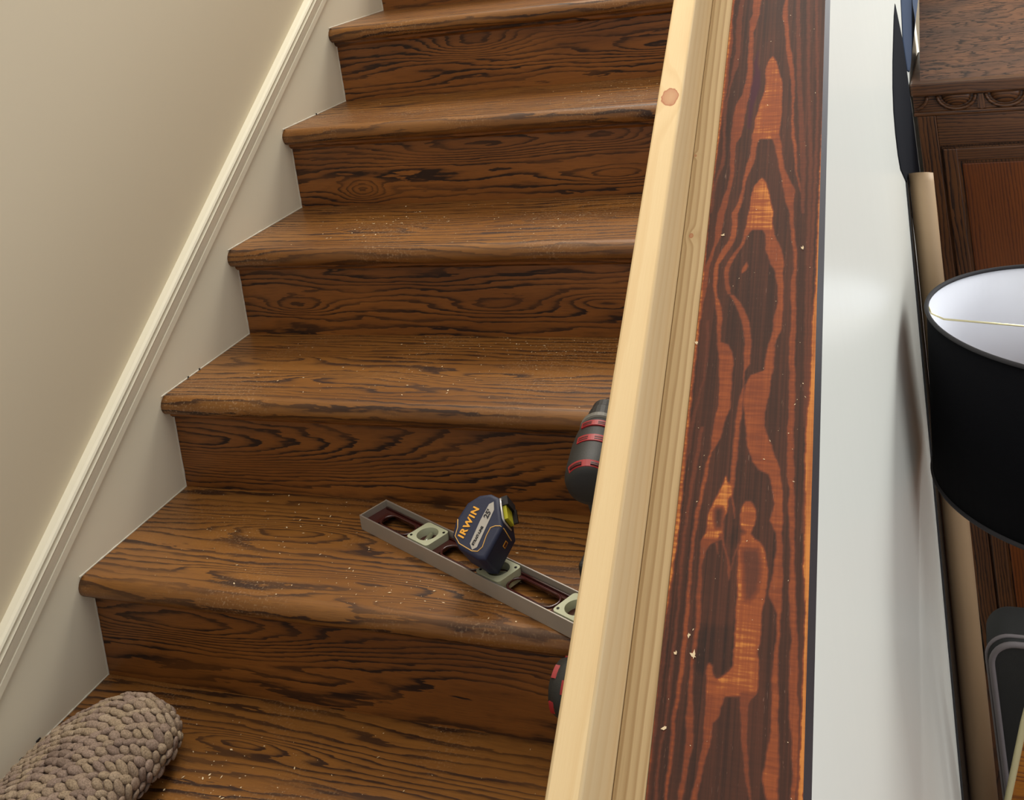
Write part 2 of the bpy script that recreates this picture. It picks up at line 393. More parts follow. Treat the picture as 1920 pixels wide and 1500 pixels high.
# stained board: fine grid on the top face holding its figure
PLANK_FIGURE = [
(0.5, [(11141,8178),(11142,7853),(11121,7384),(11133,7077),(11155,6777),(11134,6489),(11124,6207),(11104,5932),(11062,5696),(11084,5298),(11116,4914),(11107,4667),(11078,4547),(11041,4309),(11042,3871),(11070,3869),(11075,4307),(11117,4544),(11165,4663),(11155,4911),(11125,5295),(11113,5691),(11125,5930),(11156,6203),(11218,6479),(11229,6768),(11219,7066),(11208,7372),(11209,7843),(11198,8168)]),
(0.6, [(11034,7319),(11025,6941),(11044,6499),(11042,6076),(11031,5698),(11025,5174),(11029,4671),(11043,4671),(11055,5171),(11067,5695),(11094,6070),(11081,6495),(11101,6931),(11072,7313)]),
(0.72, [(11332,8147),(11341,7823),(11350,7506),(11317,7357),(11327,7127),(11336,6902),(11339,6609),(11353,6323),(11336,6115),(11310,5912),(11225,5681),(11210,5418),(11205,5160),(11209,5033),(11224,4782),(11238,4598),(11242,4417),(11218,4241),(11176,4068),(11138,3867),(11125,3698),(11130,3532),(11126,3368),(11085,3207),(11054,3102),(11046,2944),(11052,2789),(11035,2586),(11040,2311),(11066,2312),(11080,2586),(11105,2789),(11100,2944),(11113,3101),(11131,3207),(11162,3367),(11213,3529),(11218,3695),(11232,3863),(11260,4064),(11275,4238),(11300,4414),(11301,4594),(11292,4778),(11293,5027),(11353,5149),(11375,5404),(11387,5666),(11422,5901),(11449,6103),(11436,6314),(11418,6600),(11410,6893),(11396,7118),(11436,7340),(11459,7491),(11468,7803),(11466,8126)]),
(0.75, [(11828,8068),(11820,7750),(11798,7520),(11793,7398),(11824,7287),(11850,7058),(11870,6835),(11889,6616),(11928,6400),(11970,6118),(11990,5846),(12004,5611),(12005,5352),(12019,5099),(12057,4849),(12080,4607),(12100,4429),(12174,4136),(12193,3825),(12219,3824),(12201,4135),(12128,4427),(12112,4605),(12104,4846),(12067,5095),(12043,5349),(12033,5608),(12039,5841),(12029,6112),(11999,6392),(11971,6607),(11931,6828),(11912,7050),(11893,7277),(11878,7386),(11878,7508),(11868,7743),(11871,8061)]),
(0.85, [(11686,6597),(11672,6570),(11640,6503),(11606,6365),(11618,6155),(11619,5949),(11587,5817),(11557,5651),(11513,5393),(11511,5264),(11499,5157),(11492,5075),(11870,5047),(11861,5129),(11861,5237),(11875,5363),(11877,5622),(11865,5791),(11874,5924),(11850,6131),(11790,6345),(11763,6489),(11724,6564),(11702,6596)]),
(0.78, [(11493,5164),(11493,5012),(11491,4826),(11455,4645),(11429,4466),(11422,4289),(11392,4058),(11316,3860),(11329,3691),(11332,3526),(11295,3418),(11240,3311),(11194,3205),(11167,3100),(11154,2943),(11168,2788),(11199,2636),(11229,2486),(11258,2312),(11283,2025),(11286,1988),(11312,1885),(11327,1747),(11343,1567),(11362,1389),(11360,1215),(11326,977),(11325,842),(11324,753),(11318,682),(11285,533),(11267,360),(11250,191),(11225,24),(11217,-195),(11212,-376),(11216,-725),(11220,-978),(11220,-1223),(11218,-1461),(11209,-1700),(11192,-1933),(11204,-2156),(11196,-2375),(11196,-2556),(11200,-2724),(11224,-2721),(11221,-2552),(11233,-2370),(11247,-2151),(11230,-1928),(11253,-1695),(11267,-1455),(11268,-1218),(11265,-973),(11257,-722),(11249,-373),(11254,-193),(11274,28),(11291,194),(11313,363),(11327,535),(11339,684),(11384,756),(11428,847),(11442,982),(11506,1220),(11500,1394),(11495,1570),(11498,1751),(11479,1888),(11421,1990),(11325,2026),(11323,2313),(11308,2486),(11234,2636),(11221,2788),(11217,2942),(11221,3099),(11276,3204),(11340,3309),(11377,3416),(11405,3523),(11402,3689),(11399,3857),(11448,4056),(11460,4287),(11486,4463),(11550,4639),(11568,4821),(11576,5006),(11639,5152)]),
(0.75, [(11751,5144),(11765,5055),(11809,4928),(11846,4742),(11883,4559),(11919,4380),(11954,4204),(11968,4089),(12000,3975),(12044,3831),(12062,3612),(12088,3397),(12122,3186),(12121,2981),(12095,2780),(12126,2316),(12113,2036),(12116,1853),(12131,1587),(12130,1413),(12141,1159),(12132,1011),(12147,664),(12146,496),(12184,332),(12175,170),(12203,-121),(12222,-382),(12215,-636),(12233,-879),(12259,-1115),(12244,-1347),(12254,-1578),(12260,-1727),(12293,-1943),(12312,-2223),(12303,-2399),(12294,-2565),(12340,-2558),(12349,-2393),(12359,-2217),(12357,-1935),(12357,-1715),(12336,-1568),(12336,-1337),(12321,-1109),(12300,-873),(12283,-629),(12265,-378),(12255,-118),(12246,174),(12232,335),(12233,501),(12219,668),(12206,1014),(12210,1161),(12209,1415),(12202,1588),(12181,1855),(12186,2037),(12184,2317),(12162,2779),(12163,2980),(12165,3185),(12140,3395),(12114,3610),(12097,3829),(12095,3971),(12095,4083),(12109,4197),(12020,4375),(11957,4555),(11922,4737),(11904,4921),(11879,5047),(11861,5136)]),
(0.9, [(11663,4412),(11636,4384),(11616,4338),(11572,4282),(11547,4166),(11545,4051),(11528,3851),(11512,3685),(11500,3597),(11859,3586),(11846,3673),(11847,3839),(11807,4040),(11778,4155),(11749,4272),(11737,4331),(11702,4380),(11672,4411)]),
(0.75, [(11499,3608),(11489,3488),(11453,3360),(11389,3254),(11325,3150),(11297,3045),(11288,2941),(11305,2838),(11331,2736),(11354,2665),(11398,2665),(11393,2736),(11358,2838),(11350,2940),(11360,3044),(11388,3148),(11443,3253),(11498,3359),(11534,3487),(11599,3605)]),
(0.75, [(11381,2655),(11451,2535),(11501,2437),(11541,2314),(11585,2170),(11603,2029),(11608,1890),(11613,1753),(11620,1663),(11624,1485),(11601,1353),(11578,1223),(11575,1095),(11570,988),(11567,809),(11563,634),(11564,462),(11558,378),(11587,213),(11612,92),(11639,-12),(11648,-11),(11633,93),(11607,214),(11615,381),(11617,466),(11622,637),(11626,812),(11622,990),(11639,1097),(11634,1225),(11641,1354),(11636,1485),(11636,1663),(11687,1755),(11687,1892),(11686,2030),(11669,2171),(11634,2314),(11587,2437),(11529,2535),(11434,2655)]),
(0.78, [(11716,3601),(11765,3513),(11771,3405),(11768,3299),(11818,3192),(11841,3088),(11907,2984),(11920,2882),(11942,2781),(11960,2583),(11920,2315),(11918,2173),(11907,2080),(11871,1986),(11862,1849),(11839,1668),(11705,1611),(11648,1486),(11641,1354),(11642,1225),(11663,1141),(11689,993),(11698,859),(11721,773),(11752,687),(11782,602),(11853,521),(11970,469),(11989,403),(12007,281),(12041,161),(11994,-2),(12070,-131),(12079,-307),(12048,-566),(12022,-736),(12115,-891),(12118,-1129),(12093,-1364),(12096,-1596),(12106,-1783),(12099,-1968),(12074,-2115),(12050,-2259),(12092,-2429),(12108,-2592),(12201,-2578),(12198,-2414),(12193,-2239),(12195,-2099),(12184,-1957),(12171,-1775),(12167,-1588),(12148,-1358),(12152,-1126),(12157,-887),(12159,-723),(12160,-557),(12144,-301),(12132,-127),(12135,8),(12128,167),(12119,288),(12105,410),(12090,476),(12080,534),(12051,617),(12015,700),(11986,785),(11940,871),(11900,1002),(11884,1149),(11903,1234),(11920,1363),(11933,1494),(11939,1617),(11952,1671),(11959,1851),(11952,1988),(11981,2080),(12017,2174),(12028,2316),(12027,2583),(12019,2781),(12014,2881),(12001,2983),(12014,3085),(12001,3189),(11970,3294),(11930,3401),(11881,3509),(11859,3597)]),
(0.9, [(11508,434),(11492,374),(11486,340),(11466,288),(11446,229),(11410,168),(11394,118),(11364,34),(11355,-48),(11354,-128),(11347,-186),(11324,-242),(11314,-278),(11456,-267),(11489,-229),(11530,-172),(11532,-115),(11533,-35),(11559,47),(11565,129),(11565,178),(11601,238),(11589,296),(11569,345),(11537,376),(11519,434)]),
(0.12, [(11442,80),(11437,39),(11448,-81),(11459,-120),(11508,-117),(11512,-77),(11519,45),(11499,84)]),
(0.0, [(11389,-1068),(11381,-1166),(11371,-1287),(11366,-1413),(11368,-1436),(11408,-1488),(11551,-1511),(11638,-1502),(11686,-1457),(11717,-1398),(11732,-1373),(11738,-1248),(11728,-1130),(11721,-1035)]),
(0.7, [(11324,-242),(11311,-297),(11309,-368),(11317,-500),(11315,-716),(11327,-967),(11343,-1089),(11325,-1172),(11324,-1292),(11320,-1450),(11323,-1608),(11326,-1764),(11325,-1879),(11341,-2027),(11344,-2138),(11343,-2211),(11334,-2285),(11333,-2392),(11320,-2465),(11320,-2538),(11314,-2708),(11354,-2702),(11361,-2532),(11378,-2456),(11379,-2386),(11384,-2278),(11402,-2203),(11415,-2129),(11409,-2019),(11402,-1869),(11378,-1758),(11367,-1603),(11351,-1446),(11367,-1287),(11368,-1167),(11387,-1084),(11379,-962),(11364,-712),(11349,-497),(11373,-363),(11421,-288),(11544,-225)]),
(0.88, [(11744,178),(11714,139),(11694,89),(11691,16),(11704,-63),(11703,-159),(11711,-212),(11718,-238),(11704,-293),(11700,-363),(11702,-511),(11714,-680),(11719,-806),(11716,-889),(11719,-1051),(11727,-1210),(11715,-1274),(11726,-1405),(11662,-1475),(11554,-1543),(11488,-1589),(11493,-1643),(11498,-1689),(11939,-1637),(11970,-1588),(11979,-1533),(11981,-1494),(11978,-1440),(11974,-1377),(11954,-1248),(11975,-1184),(11974,-1025),(11978,-863),(11994,-780),(12013,-654),(12009,-485),(11983,-340),(11953,-273),(11906,-224),(11860,-201),(11820,-150),(11859,-52),(11862,28),(11850,100),(11831,147),(11796,181)]),
(0.35, [(11732,-308),(11749,-421),(11778,-590),(11787,-716),(11801,-798),(11853,-793),(11917,-704),(11935,-576),(11934,-405),(11901,-295)]),
(0.8, [(11499,-1399),(11476,-1432),(11472,-1465),(11471,-1497),(11485,-1550),(11490,-1605),(11645,-1587),(11597,-1538),(11549,-1488),(11540,-1457),(11548,-1424),(11511,-1397)]),
(0.75, [(11495,-1666),(11497,-1728),(11493,-1782),(11496,-1858),(11497,-1911),(11501,-2007),(11495,-2118),(11480,-2229),(11466,-2338),(11448,-2447),(11435,-2522),(11411,-2693),(11468,-2685),(11496,-2513),(11501,-2439),(11515,-2332),(11538,-2221),(11562,-2110),(11585,-1996),(11585,-1900),(11632,-1841),(11642,-1764),(11672,-1707),(11675,-1645)]),
(0.65, [(11810,-1614),(11815,-1690),(11819,-1743),(11834,-1891),(11859,-2071),(11885,-2211),(11908,-2313),(11946,-2450),(11976,-2611),(12007,-2606),(11969,-2446),(11948,-2308),(11930,-2205),(11912,-2064),(11896,-1883),(11899,-1733),(11908,-1679),(11970,-1596)]),
(0.62, [(11485,-175),(11527,-244),(11580,-391),(11604,-519),(11613,-579),(11632,-628),(11637,-628),(11644,-576),(11641,-516),(11603,-389),(11550,-242),(11540,-171)]),
(0.62, [(11703,-159),(11702,-213),(11686,-303),(11649,-411),(11636,-534),(11645,-533),(11665,-410),(11704,-301),(11721,-211),(11721,-158)]),
(0.62, [(11465,-267),(11491,-380),(11502,-379),(11492,-265)]),
(0.02, [(11636,-108),(11615,-156),(11553,-170),(11567,-223),(11588,-266),(11624,-312),(11637,-311),(11674,-259),(11696,-213),(11685,-160),(11750,-146),(11699,-103)]),
(0.5, [(11183,971),(11166,701),(11141,438),(11133,184),(11115,-203),(11116,-561),(11136,-902),(11128,-1232),(11120,-1472),(11121,-1710),(11131,-1864),(11098,-2243),(11105,-2568),(11101,-2739),(11134,-2734),(11138,-2564),(11124,-2240),(11157,-1861),(11157,-1706),(11156,-1468),(11159,-1229),(11158,-900),(11153,-558),(11152,-200),(11171,186),(11192,441),(11213,704),(11226,973)]),
(0.42, [(11128,2312),(11155,1930),(11156,1562),(11065,966),(11071,697),(11055,520),(11072,521),(11106,698),(11113,968),(11189,1563),(11197,1930),(11172,2312)]),
(0.42, [(11033,-480),(11045,-826),(11048,-1159),(11040,-1481),(11043,-1798),(11036,-2028),(11030,-2252),(11038,-2578),(11059,-2575),(11056,-2249),(11062,-2025),(11065,-1795),(11071,-1477),(11075,-1157),(11068,-824),(11060,-477)]),
(0.45, [(11968,8080),(12054,6099),(12146,4676),(12194,3825),(12227,3824),(12228,4671),(12120,6092),(12031,8070)]),
(0.42, [(12126,8054),(12192,6084),(12255,4669),(12274,2317),(12303,1019),(12331,1020),(12310,2317),(12309,4666),(12236,6080),(12182,8046)]),
(0.45, [(12261,7684),(12334,5581),(12329,4664),(12314,3040),(12318,1645),(12327,435),(12318,-113),(12350,-110),(12365,437),(12359,1646),(12351,3040),(12369,4662),(12369,5578),(12307,7677)]),
(0.95, [(12421,7973),(12421,7660),(12424,7056),(12416,6345),(12412,5574),(12398,4706),(12388,3818),(12384,3284),(12383,2777),(12359,2317),(12360,1858),(12356,1420),(12340,1166),(12329,1020),(12328,674),(12342,342),(12348,-110),(12345,-456),(12372,-785),(12374,-1103),(12369,-1334),(12371,-1639),(12369,-1933),(12361,-2391),(12355,-2556),(12409,-2548),(12419,-2383),(12429,-1925),(12428,-1632),(12432,-1327),(12431,-1097),(12431,-780),(12430,-449),(12432,-104),(12436,348),(12435,679),(12435,1024),(12428,1169),(12433,1422),(12431,1859),(12428,2318),(12437,2777),(12443,3283),(12436,3816),(12448,4703),(12459,5570),(12465,6339),(12457,7052),(12463,7653),(12457,7967)]),
(0.9, [(10840,8261),(10898,5710),(10887,3877),(10909,2311),(10929,961),(10917,-218),(10934,-1252),(10931,-2593),(10916,-2837),(11026,-2820),(11038,-2577),(11029,-1243),(11075,-206),(11061,966),(11058,2312),(11034,3871),(11058,5696),(11060,8226)]),
(0.8, [(11554,3124),(11526,3073),(11504,3011),(11508,2959),(11525,2959),(11570,3010),(11575,3072),(11558,3124)])]
PURPLE = [(11477,6738),(11436,6483),(11457,6311),(11423,6037),(11417,5664),(11423,5271),(11462,5268),(11477,5658),(11555,6024),(11539,6302),(11487,6478),(11488,6737)]

def sdf(px, pt, poly):
    d = np.full(px.shape, 1e9); inside = np.zeros(px.shape, bool); n = len(poly)
    for i in range(n):
        ax, at = poly[i]; bx, bt = poly[(i + 1) % n]
        ex, et = bx - ax, bt - at; wx, wt = px - ax, pt - at
        l = ex * ex + et * et + 1e-9; q = np.clip((wx * ex + wt * et) / l, 0, 1)
        d = np.minimum(d, (wx - ex * q) ** 2 + (wt - et * q) ** 2)
        c = (at <= pt) != (bt <= pt)
        with np.errstate(divide='ignore', invalid='ignore'):
            xi = ax + (pt - at) / (et if et else 1e-9) * ex
        inside ^= c & (px < xi)
    return np.where(inside, 1, -1) * np.sqrt(d)
PX0, PX1 = 1.1030, WX
v_t = np.concatenate([np.linspace(TA, -.42, 30)[:-1], np.arange(-.42, .92, .0016), np.linspace(.92, TB, 30)])
v_x = np.linspace(PX0, PX1, 112)
GX, GT = np.meshgrid(v_x, v_t)
figx = GX + .00035 * np.sin(GT * 230 + 40 * GX) + .0002 * np.sin(GT * 830 + GX * 300)
tone = np.full(GX.shape, .13)
soft = .0009
for lv, poly in PLANK_FIGURE:
    P = np.array(poly, float) * 1e-4
    m_ = (GT > P[:, 1].min() - .01) & (GT < P[:, 1].max() + .01)
    d = sdf(figx[m_], GT[m_], P)
    s_ = soft * (3.5 if lv < .15 or lv == .35 else 1.0)
    a = np.clip(d / (2 * s_) + .5, 0, 1) * np.where(np.abs(lv - .35) < .01, .8, 1)
    tone[m_] = tone[m_] * (1 - a) + lv * a
pur = np.zeros(GX.shape); P = np.array(PURPLE, float) * 1e-4
m_ = (GT > P[:, 1].min() - .02) & (GT < P[:, 1].max() + .02)
pur[m_] = np.clip(sdf(GX[m_], GT[m_], P) / .004 + .5, 0, 1)
nt_, nx_ = GX.shape
def mk_plank():
    verts = np.zeros((nt_ * nx_, 3)); dv = np.array(D0); nv = np.array(N0)
    verts += GT.reshape(-1, 1) * dv + H_PL * nv; verts[:, 0] += GX.reshape(-1)
    idx = np.arange(nt_ * nx_).reshape(nt_, nx_)
    faces = np.stack([idx[:-1, :-1], idx[:-1, 1:], idx[1:, 1:], idx[1:, :-1]], -1).reshape(-1, 4).tolist()
    lower = [np.array(SP(PX0, TA, HB)), np.array(SP(PX1, TA, HB)), np.array(SP(PX1, TB, HB)), np.array(SP(PX0, TB, HB))]
    b = nt_ * nx_; vl = verts.tolist() + [q.tolist() for q in lower]
    faces.append([b + 1, b] + idx[0, :].tolist()[0:]); faces.append([b + 3, b + 2] + idx[-1, ::-1].tolist())
    faces.append([b + 2, b + 1] + idx[:, -1].tolist()); faces.append([b, b + 3] + idx[::-1, 0].tolist()); faces.append([b, b + 1, b + 2, b + 3])
    me = bpy.data.meshes.new('stained_board'); me.from_pydata(vl, [], faces)
    a = me.attributes.new('tone', 'FLOAT', 'POINT'); a.data.foreach_set('value', np.concatenate([tone.reshape(-1), np.zeros(4)]))
    a = me.attributes.new('purple', 'FLOAT', 'POINT'); a.data.foreach_set('value', np.concatenate([pur.reshape(-1), np.zeros(4)]))
    a = me.attributes.new('grain', 'FLOAT_VECTOR', 'POINT')
    g = np.zeros((nt_ * nx_ + 4, 3)); g[:-4, 0] = GT.reshape(-1); g[:-4, 1] = GX.reshape(-1); a.data.foreach_set('vector', g.reshape(-1))
    k = NT('figured_stained_pine'); u, v, _ = k.sep(k.attr('grain').outputs['Vector'])[:3]; tn = k.attr('tone').outputs['Fac']
    W = lambda a, b: k.comb(k.math('MULTIPLY', u, a), k.math('MULTIPLY', v, b), 0.0)
    saw = k.noise(W(330, 26), detail=2); fib = k.noise(W(9, 420), detail=3); blot = k.noise(W(7, 30), detail=3)
    streak = k.ramp(k.noise(W(2.2, 210), detail=2), [(0.42, G(0)), (0.60, G(1))])
    msk = k.math('MULTIPLY', k.ramp(tn, [(0.1, G(1)), (0.3, G(0))]), k.math('MULTIPLY', streak, .16))
    t2 = k.math('ADD', tn, msk)
    lit = k.ramp(tn, [(0.2, G(.25)), (0.6, G(1))])
    calm = k.ramp(tn, [(0.90, G(1)), (0.94, G(.2))])
    t2 = k.math('ADD', t2, k.math('MULTIPLY', k.math('MULTIPLY', k.math('MULTIPLY', k.math('SUBTRACT', saw, .5), lit), calm), .42))
    t2 = k.math('ADD', t2, k.math('MULTIPLY', k.math('SUBTRACT', fib, .5), .22))
    t2 = k.math('ADD', t2, k.math('MULTIPLY', k.math('SUBTRACT', blot, .5), .30))
    col = k.ramp(t2, [(0.0, lin(46, 31, 25)), (0.22, lin(74, 44, 32)), (0.45, lin(98, 54, 38)), (0.72, lin(126, 64, 38)), (0.88, lin(152, 80, 42)), (1.0, lin(206, 132, 62))])
    col = k.mix(k.math('MULTIPLY', k.attr('purple').outputs['Fac'], .92), col, lin(70, 30, 44))
    scr = k.ramp(k.noise(W(60, 700), detail=2, dist=1.5), [(0.70, G(0)), (0.76, G(1))])
    col = k.mix(k.math('MULTIPLY', scr, .35), col, lin(176, 140, 120))
    k.bump(k.math('ADD', k.math('MULTIPLY', saw, .5), fib), .12, .0006)
    me.materials.append(k.done(col, .6, .22)); me.materials.append(m_stain_edge)
    nf = len(me.polygons); me.polygons[nf - 3].material_index = 1; me.polygons[nf - 5].material_index = 1; me.polygons[nf - 4].material_index = 1
    o = bpy.data.objects.new('stained_board', me); C.objects.link(o)
    return o
tag(mk_plank(), 'dark-stained pine board with orange flame figure capping the white half wall', 'board')

def slope_board(name, x0, x1, h0, h1, mat, bev, t0=TA, t1=TB):
    """board running up the slope, edges eased by bev at its two top edges"""
    prof = [(x0, h0), (x1, h0)]
    for i in range(5): a = math.pi / 2 * i / 4; prof.append((x1 - bev + bev * math.cos(a), h1 - bev + bev * math.sin(a)))
    for i in range(5): a = math.pi / 2 + math.pi / 2 * i / 4; prof.append((x0 + bev + bev * math.cos(a), h1 - bev + bev * math.sin(a)))
    bm = bmesh.new(); A = [bm.verts.new(SP(x, t0, h)) for x, h in prof]; B = [bm.verts.new(SP(x, t1, h)) for x, h in prof]; n = len(prof)
    for i in range(n):
        f = bm.faces.new([A[i], A[(i + 1) % n], B[(i + 1) % n], B[i]]); f.smooth = 2 <= i <= 5 or 7 <= i <= 10
    bm.faces.new(A[::-1]); bm.faces.new(B)
    o = link(name, bm, mat)
    xm = x0
    def fn(c, nn):
        t = Vector(c).dot(D0); h = Vector(c).dot(N0); return (t, (c[0] - xm) - (h - h1), 0.0)
    return set_grain(o, fn)
A0, A1, HA = 1.0373, 1.0712, 1.60248 - 1.1223
tag(slope_board('pine_board', A0, A1, H_PL - .02, HA, m_pine, .0035), 'fresh pale pine board with a reddish knot standing on edge beside the stairs', 'board')
tag(slope_board('ribbed_board', A1 + .0006, PX0 - .0004, HB + .0004, H_PL, m_pine2, .001), 'narrow yellowish pine strip with ribbed grain between pale board and stained board', 'board')

# ================================================================== the room beyond
bm = bmesh.new(); box(bm, (-.2, -3.2, FLOOR - .06), (4.4, 3.6, FLOOR))
structure(wood(link('floor', bm, m_floor), 'y'))
bm = bmesh.new(); box(bm, (WX - .1, 3.3, FLOOR), (4.4, 3.4, 3.2))
structure(link('wall_back', bm, m_wall))

# ---- carved oak cabinet
CABY = 1.80
cab = empty('oak_cabinet', (1.243, CABY, FLOOR)); CO = -Vector((1.243, CABY, FLOOR))
tag(cab, 'dark oak cabinet with egg-and-dart carving behind the black lampshade', 'cabinet')
def cbox(name, lo, hi, mat, axis, bev=.002, parent=cab, off=0):
    bm = bmesh.new(); box(bm, Vector(lo) + CO, Vector(hi) + CO, bev=bev)
    return wood(link(name, bm, mat, parent), axis, off)
CX0, CX1 = 1.243, 2.55
cbox('shelf', (CX0, CABY, .306), (CX1, CABY + .46, .342), m_cab, 'x', .006)
cbox('body', (CX0 + .010, CABY + .022, FLOOR), (CX1 - .010, CABY + .44, .262), m_cab, 'z', .002)
# carved frieze
bm = bmesh.new(); box(bm, Vector((CX0 + .003, CABY + .016, .262)) + CO, Vector((CX1 - .003, CABY + .44, .306)) + CO)
fr = wood(link('carved_frieze', bm, m_cab, cab), 'x', 1)
bm = bmesh.new()
for i in range(12):
    cx_ = 1.235 + .117 * i
    if cx_ - .04 < CX0: cx_ += 0
    pts = [(cx_ + .046 * math.cos(a), CABY + .012, .303 + .036 * math.sin(a)) for a in [math.pi + math.pi * j / 14 for j in range(15)]]
    pts = [Vector(q) + CO for q in pts if q[0] > CX0 + .004]
    if len(pts) > 2: tube(bm, pts, .0045, 6)
wood(link('egg_border', bm, m_cab, fr, smooth=True), 'x', 2)
for i in range(12):
    cx_ = 1.235 + .117 * i
    if cx_ < CX0 + .02: continue
    bm = bmesh.new(); bmesh.ops.create_uvsphere(bm, u_segments=20, v_segments=12, radius=1)
    bmesh.ops.transform(bm, matrix=Matrix.Translation(Vector((cx_, CABY + .016, .303)) + CO) @ Matrix.Diagonal((.036, .012, .028, 1)), verts=bm.verts)
    for v in bm.verts: v.co.z = min(v.co.z, .3055 + CO.z)
    wood(link('egg', bm, m_cab, fr, smooth=True), 'x', i)
    bm = bmesh.new(); prism(bm, [(-.006, 0), (.006, 0), (.010, -.036), (0, -.040), (-.010, -.036)], (0, .012, 0), origin=Vector((cx_ + .0585, CABY + .008, .304)) + CO, ex=(1, 0, 0), ey=(0, 0, 1))
    wood(link('dart', bm, m_cab, fr), 'z', i)
cbox('frieze_bead', (CX0 + .001, CABY + .008, .252), (CX1 - .001, CABY + .03, .264), m_cab, 'x', .004)
cbox('stile', (CX0 + .008, CABY + .010, FLOOR), (CX0 + .054, CABY + .024, .252), m_cab, 'z', .002, off=3)
cbox('rail', (CX0 + .054, CABY + .011, .172), (CX1 - .054, CABY + .024, .252), m_cab, 'x', .002, off=5)
cbox('rail', (CX0 + .054, CABY + .011, FLOOR), (CX1 - .054, CABY + .024, FLOOR + .1), m_cab, 'x', .002, off=6)
cbox('stile', (CX1 - .054, CABY + .010, FLOOR), (CX1 - .008, CABY + .024, .252), m_cab, 'z', .002, off=4)
dz0, dz1, dx0, dx1 = FLOOR + .105, .166, CX0 + .058, CX0 + .42
door = cbox('door', (dx0, CABY + .014, dz0), (dx1, CABY + .026, dz1), m_cab, 'z', .001, off=8)
cbox('door_rail', (dx0 + .002, CABY + .006, dz1 - .036), (dx1 - .002, CABY + .016, dz1 - .002), m_cab, 'x', .003, parent=door, off=9)
cbox('door_rail', (dx0 + .002, CABY + .006, dz0 + .002), (dx1 - .002, CABY + .016, dz0 + .05), m_cab, 'x', .003, parent=door, off=9)
cbox('door_stile', (dx0 + .002, CABY + .005, dz0 + .002), (dx0 + .038, CABY + .016, dz1 - .002), m_cab, 'z', .003, parent=door, off=10)
cbox('door_stile', (dx1 - .038, CABY + .005, dz0 + .002), (dx1 - .002, CABY + .016, dz1 - .002), m_cab, 'z', .003, parent=door, off=10)
cbox('door_panel', (dx0 + .046, CABY + .010, dz0 + .058), (dx1 - .046, CABY + .018, dz1 - .044), m_cab_panel, 'z', .002, parent=door, off=12)
door2 = cbox('door', (dx1 + .006, CABY + .006, dz0), (CX1 - .058, CABY + .026, dz1), m_cab_panel, 'z', .003, off=14)
# sloping upper board, rolled over at the top
bm = bmesh.new(); prof = [(CABY + .035, .342), (CABY + .060, .352)]
for j in range(1, 13): prof.append((CABY + .06 + .40 * j / 12, .352 + .15 * j / 12))
for j in range(1, 9): a = j / 8 * math.pi * .75; prof.append((CABY + .46 + .05 * math.sin(a) , .502 + .05 * (1 - math.cos(a)) * .6))
prof += [(CABY + .50, .342)]
x0_, x1_ = 1.268, CX1 - .02
A = [bm.verts.new(Vector((x0_, y, z)) + CO) for y, z in prof]; B = [bm.verts.new(Vector((x1_, y, z)) + CO) for y, z in prof]
for i in range(len(prof)): bm.faces.new([A[i], A[(i + 1) % len(prof)], B[(i + 1) % len(prof)], B[i]])
bm.faces.new(A); bm.faces.new(B[::-1])
wood(link('sloping_top', bm, m_cab_burl, cab), 'x', 20)

# ---- cardboard tube and a thin black strip in the gap beside it
p0, p1 = Vector((1.2725, 1.393, .220)), Vector((1.2725, .860, FLOOR + .008))
bm = bmesh.new(); ax = (p1 - p0).normalized(); R_o = .0265
rings = tube(bm, [p0, p0 + ax * .02, p1], [R_o, R_o, R_o], 40, cap=False)
inner = tube(bm, [p0, p1], [R_o - .004, R_o - .004], 40, cap=False)
for a, b in ((rings[0], inner[0]), (rings[-1], inner[-1])):
    for j in range(40): bm.faces.new([a[j], a[(j + 1) % 40], b[(j + 1) % 40], b[j]])
for v in bm.verts: v.co -= p1
tb = link('cardboard_tube', bm, m_card, smooth=True); tb.location = p1
for f in tb.data.polygons:
    if abs(f.normal.dot(ax)) > .7: f.use_smooth = False
tag(tb, 'long brown cardboard tube leaning against the glossy white wall', 'tube')
bm = bmesh.new(); nn = (p0 - p1).normalized(); lid = p0 + nn * .001
lathe(bm, [(0, -.012), (R_o - .0045, -.012), (R_o - .0045, -.002), (R_o - .006, 0), (0, 0)], M=nn.to_track_quat('Z', 'Y').to_matrix().to_4x4(), seg=32)
for v in bm.verts: v.co += lid - p1
link('tube_cap', bm, m_card, tb)
q = [(1.342, .215), (1.372, .215), (.93, FLOOR + .002), (.66, FLOOR + .002)]
bd = slab('black_strip', [Vector((1.2418, y, z)) for y, z in q], (.0035, 0, 0), m_blackstrip)
tag(bd, 'thin black strip between the white wall and the cardboard tube', 'board')

# ---- cabinet's shadow and reflection on the wall, built as thin coloured sheets
def shadow_piece(name, pts, x, par, mat, amp):
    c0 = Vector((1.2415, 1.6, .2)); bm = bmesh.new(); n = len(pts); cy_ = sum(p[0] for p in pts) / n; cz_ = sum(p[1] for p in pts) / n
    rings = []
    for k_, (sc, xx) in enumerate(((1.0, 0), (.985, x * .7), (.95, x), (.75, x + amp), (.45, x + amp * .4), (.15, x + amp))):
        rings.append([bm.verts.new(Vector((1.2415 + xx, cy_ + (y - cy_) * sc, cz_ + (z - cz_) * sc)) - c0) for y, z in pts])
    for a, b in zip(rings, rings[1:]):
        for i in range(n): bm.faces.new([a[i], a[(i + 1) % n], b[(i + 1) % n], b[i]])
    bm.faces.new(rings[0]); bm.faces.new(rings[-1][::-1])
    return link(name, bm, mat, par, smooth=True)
cl = empty('cabinet_shadow', (1.2415, 1.6, .2))
tag(cl, 'painted dark shadow and reflection of the oak cabinet on the white wall', 'cloth')  # no real cloth: coloured sheets standing for the shadow and reflection
